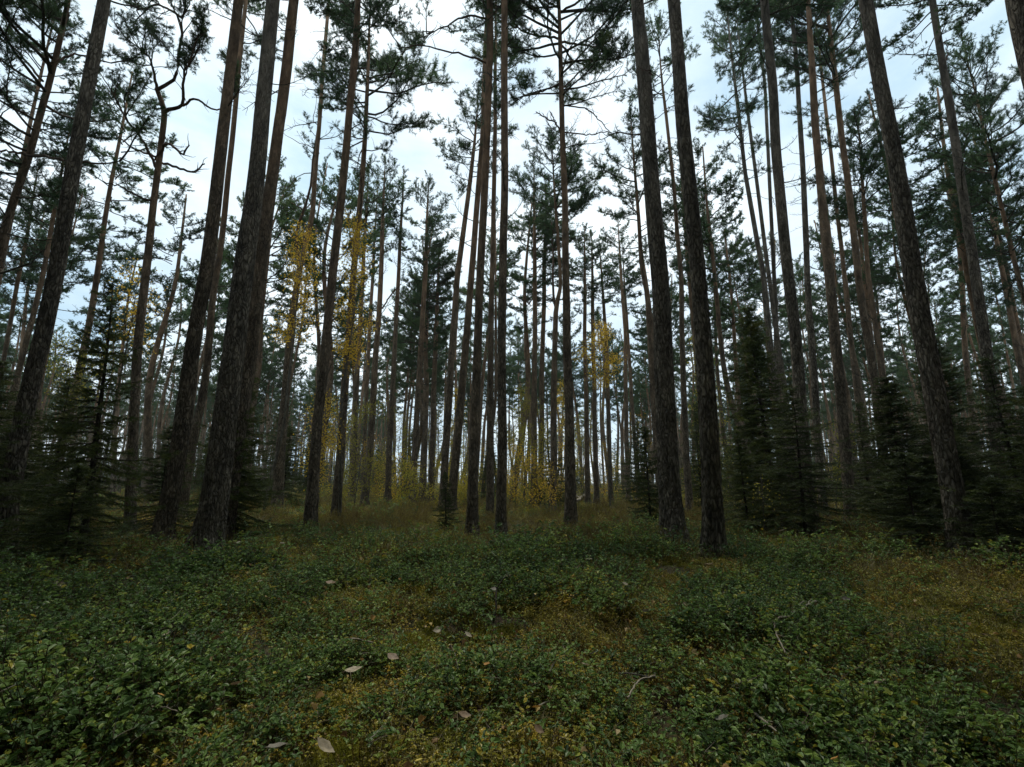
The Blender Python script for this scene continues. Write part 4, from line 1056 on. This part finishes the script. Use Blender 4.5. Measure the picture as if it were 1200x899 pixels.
scatter('far_wood_and_shade_trees', WOOD, np.stack([pts[:, 0], pts[:, 1], terrain(pts[:, 0], pts[:, 1]) - 0.1], -1), np.stack([rng.normal(size=n)*0.02, rng.normal(size=n)*0.02, rng.uniform(0, 6.28, n)], -1),
        np.stack([ss]*3, -1), ids, 'far-off pine wood fading behind the trunks and unseen shade trees added round the camera', 'woodland')

# ------------------------------------------------------------------ single fallen leaves and sticks
def on_cover(px, py, lift=0.225):
    d = 3.0
    for _ in range(25):
        p, _m = at(px, py, d); z = float(terrain(p[0], d)) + lift
        xc, yc = (px-CX)/FPX, (CY-py)/FPX
        yw = math.cos(PITCH) - yc*math.sin(PITCH); zw = math.sin(PITCH) + yc*math.cos(PITCH)
        t = (z-HC)/zw; d = 0.5*d + 0.5*t*yw
    return at(px, py, d)[0], at(px, py, d)[1]

def dead_leaf(px, py, wpx, kind, label, group='single fallen leaves lying on the shrubs'):
    p, mpp = on_cover(px, py); w = wpx*mpp*0.82
    n = 13; th = np.linspace(0, 2*np.pi, n, endpoint=False)
    rr = 0.5*(1 - 0.18*np.cos(th)) * (1 + 0.08*np.sin(th*5) + 0.06*np.sin(th*9+1)); rr[0] *= 1.35
    curl = rng.uniform(0.15, 0.5)
    rings = [(0.0, 1), (0.55, n), (1.0, n)]
    V = [[0, 0, 0]]
    for f in (0.55, 1.0):
        for k in range(n):
            xx, yy = rr[k]*f*math.cos(th[k]), rr[k]*f*math.sin(th[k])*0.72
            V.append([xx, yy, curl*(abs(yy)*0.8 + xx*xx*0.9*(1 if k % 2 else 0.8)) + 0.02*math.sin(xx*17+yy*9)])
    F = []
    for k in range(n):
        k2 = (k+1) % n
        F += [[0, 1+k, 1+k2], [1+k, 1+n+k, 1+n+k2], [1+k, 1+n+k2, 1+k2]]
    V = np.array(V)*w
    g = G(); g.add(V, F, 0)
    s, f2 = tube(np.array([[-w*0.5, 0, w*0.04], [-w*0.62, 0.01*w, w*0.07], [-w*0.85, w*0.04, w*0.06]]), np.array([0.012, 0.01, 0.008])*w*1.5, 4)
    g.add(s, f2, 0)
    o = new_obj('fallen_leaf', g.mesh('fallen_leaf', [FL[kind]], (0,)), None, p, (rng.uniform(0.1, 0.75), rng.normal()*0.3, rng.uniform(-0.6, 0.6) + (math.pi if rng.random() < .5 else 0)))
    tagit(o, label, 'leaf', group)
LEAVES = [
 (381, 876, 27, 'white', 'largest whitish fallen leaf, lying in the lower left foreground'),
 (322, 876, 26, 'grey', 'big greyish leaf left of the largest whitish one in the foreground'),
 (276, 802, 18, 'tan', 'tan leaf on dark shrubs in the left foreground'),
 (188, 814, 12, 'orange', 'small orange brown leaf in the left foreground'),
 (195, 742, 13, 'white', 'pale leaf alone on dark shrubs, left middle ground'),
 (132, 656, 10, 'pale', 'pale leaf just before the low spruce on the left'),
 (144, 672, 13, 'pale', 'long pale leaf on the left shrubs below the spruce'),
 (196, 664, 10, 'yellow', 'cream leaf in front of the broadest trunk, left of its foot'),
 (72, 685, 12, 'tan', 'tan leaf at the far left edge of the shrubs'),
 (281, 636, 9, 'pale', 'pale leaf on the shrubs right at the foot of the broadest trunk'),
 (90, 627, 10, 'pale', 'pale leaf on the ground in the spruce shade'),
 (237, 708, 10, 'yellow', 'yellow white leaf on mid left shrubs'),
 (305, 681, 8, 'white', 'left one of two whitish leaves side by side'),
 (313, 681, 7, 'white', 'right one of two whitish leaves side by side'),
 (388, 683, 12, 'tan', 'pinkish tan leaf left of centre on the shrubs'),
 (357, 683, 11, 'orange', 'orange leaf beside the pinkish tan one'),
 (331, 637, 7, 'white', 'tiny whitish leaf below the straight brown pine'),
 (465, 627, 7, 'white', 'tiny whitish leaf on the heather edge left of centre'),
 (594, 675, 11, 'white', 'bright leaf standing on edge near the dark twig in the centre'),
 (580, 690, 9, 'grey', 'greyish leaf left of the dark twig in the centre'),
 (678, 665, 12, 'tan', 'pinkish round leaf right of centre on the shrubs'),
 (690, 655, 8, 'white', 'whitish leaf just behind the pinkish round one'),
 (733, 684, 8, 'white', 'small upright whitish leaf before the thick scaly trunk'),
 (757, 716, 12, 'grey', 'mauve grey leaf on the shrubs right of centre'),
 (514, 738, 13, 'pale', 'pale leaf with yellow rim on mid left centre shrubs'),
 (549, 744, 10, 'pale', 'small round pale leaf near the centre'),
 (461, 770, 16, 'tan', 'tan grey leaf left of the little dark hole'),
 (415, 785, 20, 'white', 'whitish leaf lying tilted left of the centre foreground'),
 (598, 786, 13, 'orange', 'glowing orange leaf in the centre foreground'),
 (571, 778, 10, 'orange', 'smaller orange leaf left of the glowing one'),
 (601, 768, 14, 'pale', 'pale curled leaf just above the glowing orange one'),
 (685, 779, 14, 'white', 'slanted white leaf in the right centre foreground'),
 (695, 766, 12, 'grey', 'dull grey leaf behind the slanted white one'),
 (646, 784, 14, 'grey', 'greyish lichen like leaf between the orange and white ones'),
 (628, 829, 13, 'orange', 'rusty leaf in the bottom centre'),
 (635, 826, 13, 'grey', 'pale grey leaf leaning on the rusty one'),
 (545, 838, 16, 'tan', 'brown leaf in the bottom centre left'),
 (830, 662, 13, 'tan', 'tan leaf at the foot of the second thick trunk'),
 (804, 708, 9, 'white', 'whitish leaf below the second thick trunk'),
 (863, 712, 8, 'pale', 'small pale leaf on brown shrubs right of the second thick trunk'),
 (992, 702, 10, 'grey', 'grey leaf on the right shrubs'),
 (1044, 732, 10, 'yellow', 'yellowish leaf on the far right shrubs'),
 (1125, 842, 15, 'white', 'narrow white leaf in the dark lower right'),
 (847, 842, 18, 'grey', 'grey brown leaf in the lower right centre'),
 (874, 870, 9, 'yellow', 'small yellow leaf near the bottom right'),
 (978, 890, 14, 'orange', 'orange leaf at the bottom edge on the right'),
 (1030, 800, 15, 'tan', 'dull tan leaf in the dark right foreground'),
 (490, 891, 12, 'yellow', 'yellow leaf at the bottom edge left of centre'),
 (632, 855, 14, 'tan', 'brown leaf near the bottom edge in the centre'),
 (915, 622, 8, 'white', 'tiny white leaf below the broad spruce')]
for (px, py, w, kd, lab) in LEAVES: dead_leaf(px, py, w, kd, lab)

def stick(pts, label, mat=None, lift=0.17, cat='stick'):
    W = [on_cover(x, y, lift + dz) for (x, y, w, dz) in pts]; P = np.array([w[0] for w in W]); r = np.array([pts[i][2]*W[i][1]/2 for i in range(len(pts))])
    if len(pts) == 2: pass
    s = np.concatenate([[0], np.cumsum(np.linalg.norm(np.diff(P, axis=0), axis=1))]); q = np.linspace(0, s[-1], 14)
    C = np.stack([np.interp(q, s, P[:, a]) for a in range(3)], -1); C[1:-1] = (C[:-2]+2*C[1:-1]+C[2:])/4 + rng.normal(size=(12, 3))*s[-1]*0.006
    base = C[0].copy(); C -= base
    g = G(); g.add(*tube(C, np.interp(q, s, r), 7), 0)
    for k in range(3):
        i = rng.integers(4, 12); w = wander(C[i], nrm(C[i]-C[i-1]) + rng.normal(size=3)*0.7, s[-1]*rng.uniform(0.08, 0.2), 4, 0.2, 0); g.add(*tube(w, np.linspace(r[-1]*0.7, r[-1]*0.3, 5), 4), 0)
    o = new_obj('fallen_stick', g.mesh('fallen_stick', [mat or M_STICK]), None, base); tagit(o, label, cat, 'fallen sticks among the shrubs')
M_STICK = flat_leaf('bare_stick', (0.33, 0.29, 0.22))
M_DSTICK = flat_leaf('dark_stick', (0.07, 0.055, 0.045))
stick([(907, 729, 4, .0), (925, 722, 3.6, .02), (940, 713, 3.4, .03), (956, 705, 2.6, .05)], 'pale broken stick lying on the shrubs right of the second thick trunk')
stick([(578, 730, 2.2, -.1), (582, 710, 2.2, .0), (581, 690, 2, .08), (592, 676, 1.6, .16)], 'thin dark twig standing up in the centre of the shrubs', M_DSTICK)
stick([(676, 587, 3, .05), (683, 582, 3, .12), (690, 583, 2.4, .2)], 'curved pale branch end sticking up behind the pine with elbowed limbs')
stick([(735, 818, 2.4, .0), (748, 797, 2.2, .04), (768, 792, 1.6, .05)], 'forked bleached twig in the right centre foreground')
stick([(725, 789, 1.8, .0), (745, 790, 1.6, .02), (768, 794, 1.2, .02)], 'long thin twig lying across the right centre foreground', M_DSTICK)
stick([(400, 750, 2.4, .0), (418, 749, 2.2, .03), (437, 753, 1.6, .04)], 'grey twig on the shrubs left of centre')
stick([(885, 836, 3.4, .0), (897, 846, 3.0, .02), (910, 857, 2.2, .02)], 'brown grey stick in the lower right foreground')
stick([(178, 828, 1.8, .0), (194, 829, 1.6, .03), (208, 834, 1.2, .03)], 'slender twig in the lower left foreground')
stick([(906, 728, 2.4, .0), (912, 748, 2, -.01), (920, 765, 1.4, -.02)], 'thin twig dropping from the end of the pale broken stick')

# ------------------------------------------------------------------ the damp air of the forest
def haze():
    g = G(); x0, x1, y0, y1, z0, z1 = -185, 185, -60, 185, -2.0, 23.5
    V = [[x0, y0, z0], [x1, y0, z0], [x1, y1, z0], [x0, y1, z0], [x0, y0, z1], [x1, y0, z1], [x1, y1, z1], [x0, y1, z1]]
    F = [[0, 2, 1], [0, 3, 2], [4, 5, 6], [4, 6, 7], [0, 1, 5], [0, 5, 4], [1, 2, 6], [1, 6, 5], [2, 3, 7], [2, 7, 6], [3, 0, 4], [3, 4, 7]]
    g.add(V, F, 0)
    m, N, K = newmat('haze'); out = N.new('ShaderNodeOutputMaterial'); v = N.new('ShaderNodeVolumePrincipled')
    v.inputs['Color'].default_value = (0.86, 0.93, 0.95, 1); v.inputs['Density'].default_value = 0.0004; v.inputs['Anisotropy'].default_value = 0.3
    K(v.outputs[0], out.inputs['Volume'])
    o = new_obj('haze', g.mesh('haze', [m], ())); tagit(o, 'thin pale mist hanging between the distant pines', kind='stuff')
haze()
print('BOUGH TRIS', [len(m.polygons) for m in BOUGH_M], [len(m.polygons) for m in CROWN_M])
tot = sum(len(m.polygons) for m in bpy.data.meshes); print('TOTAL TRIS', tot)
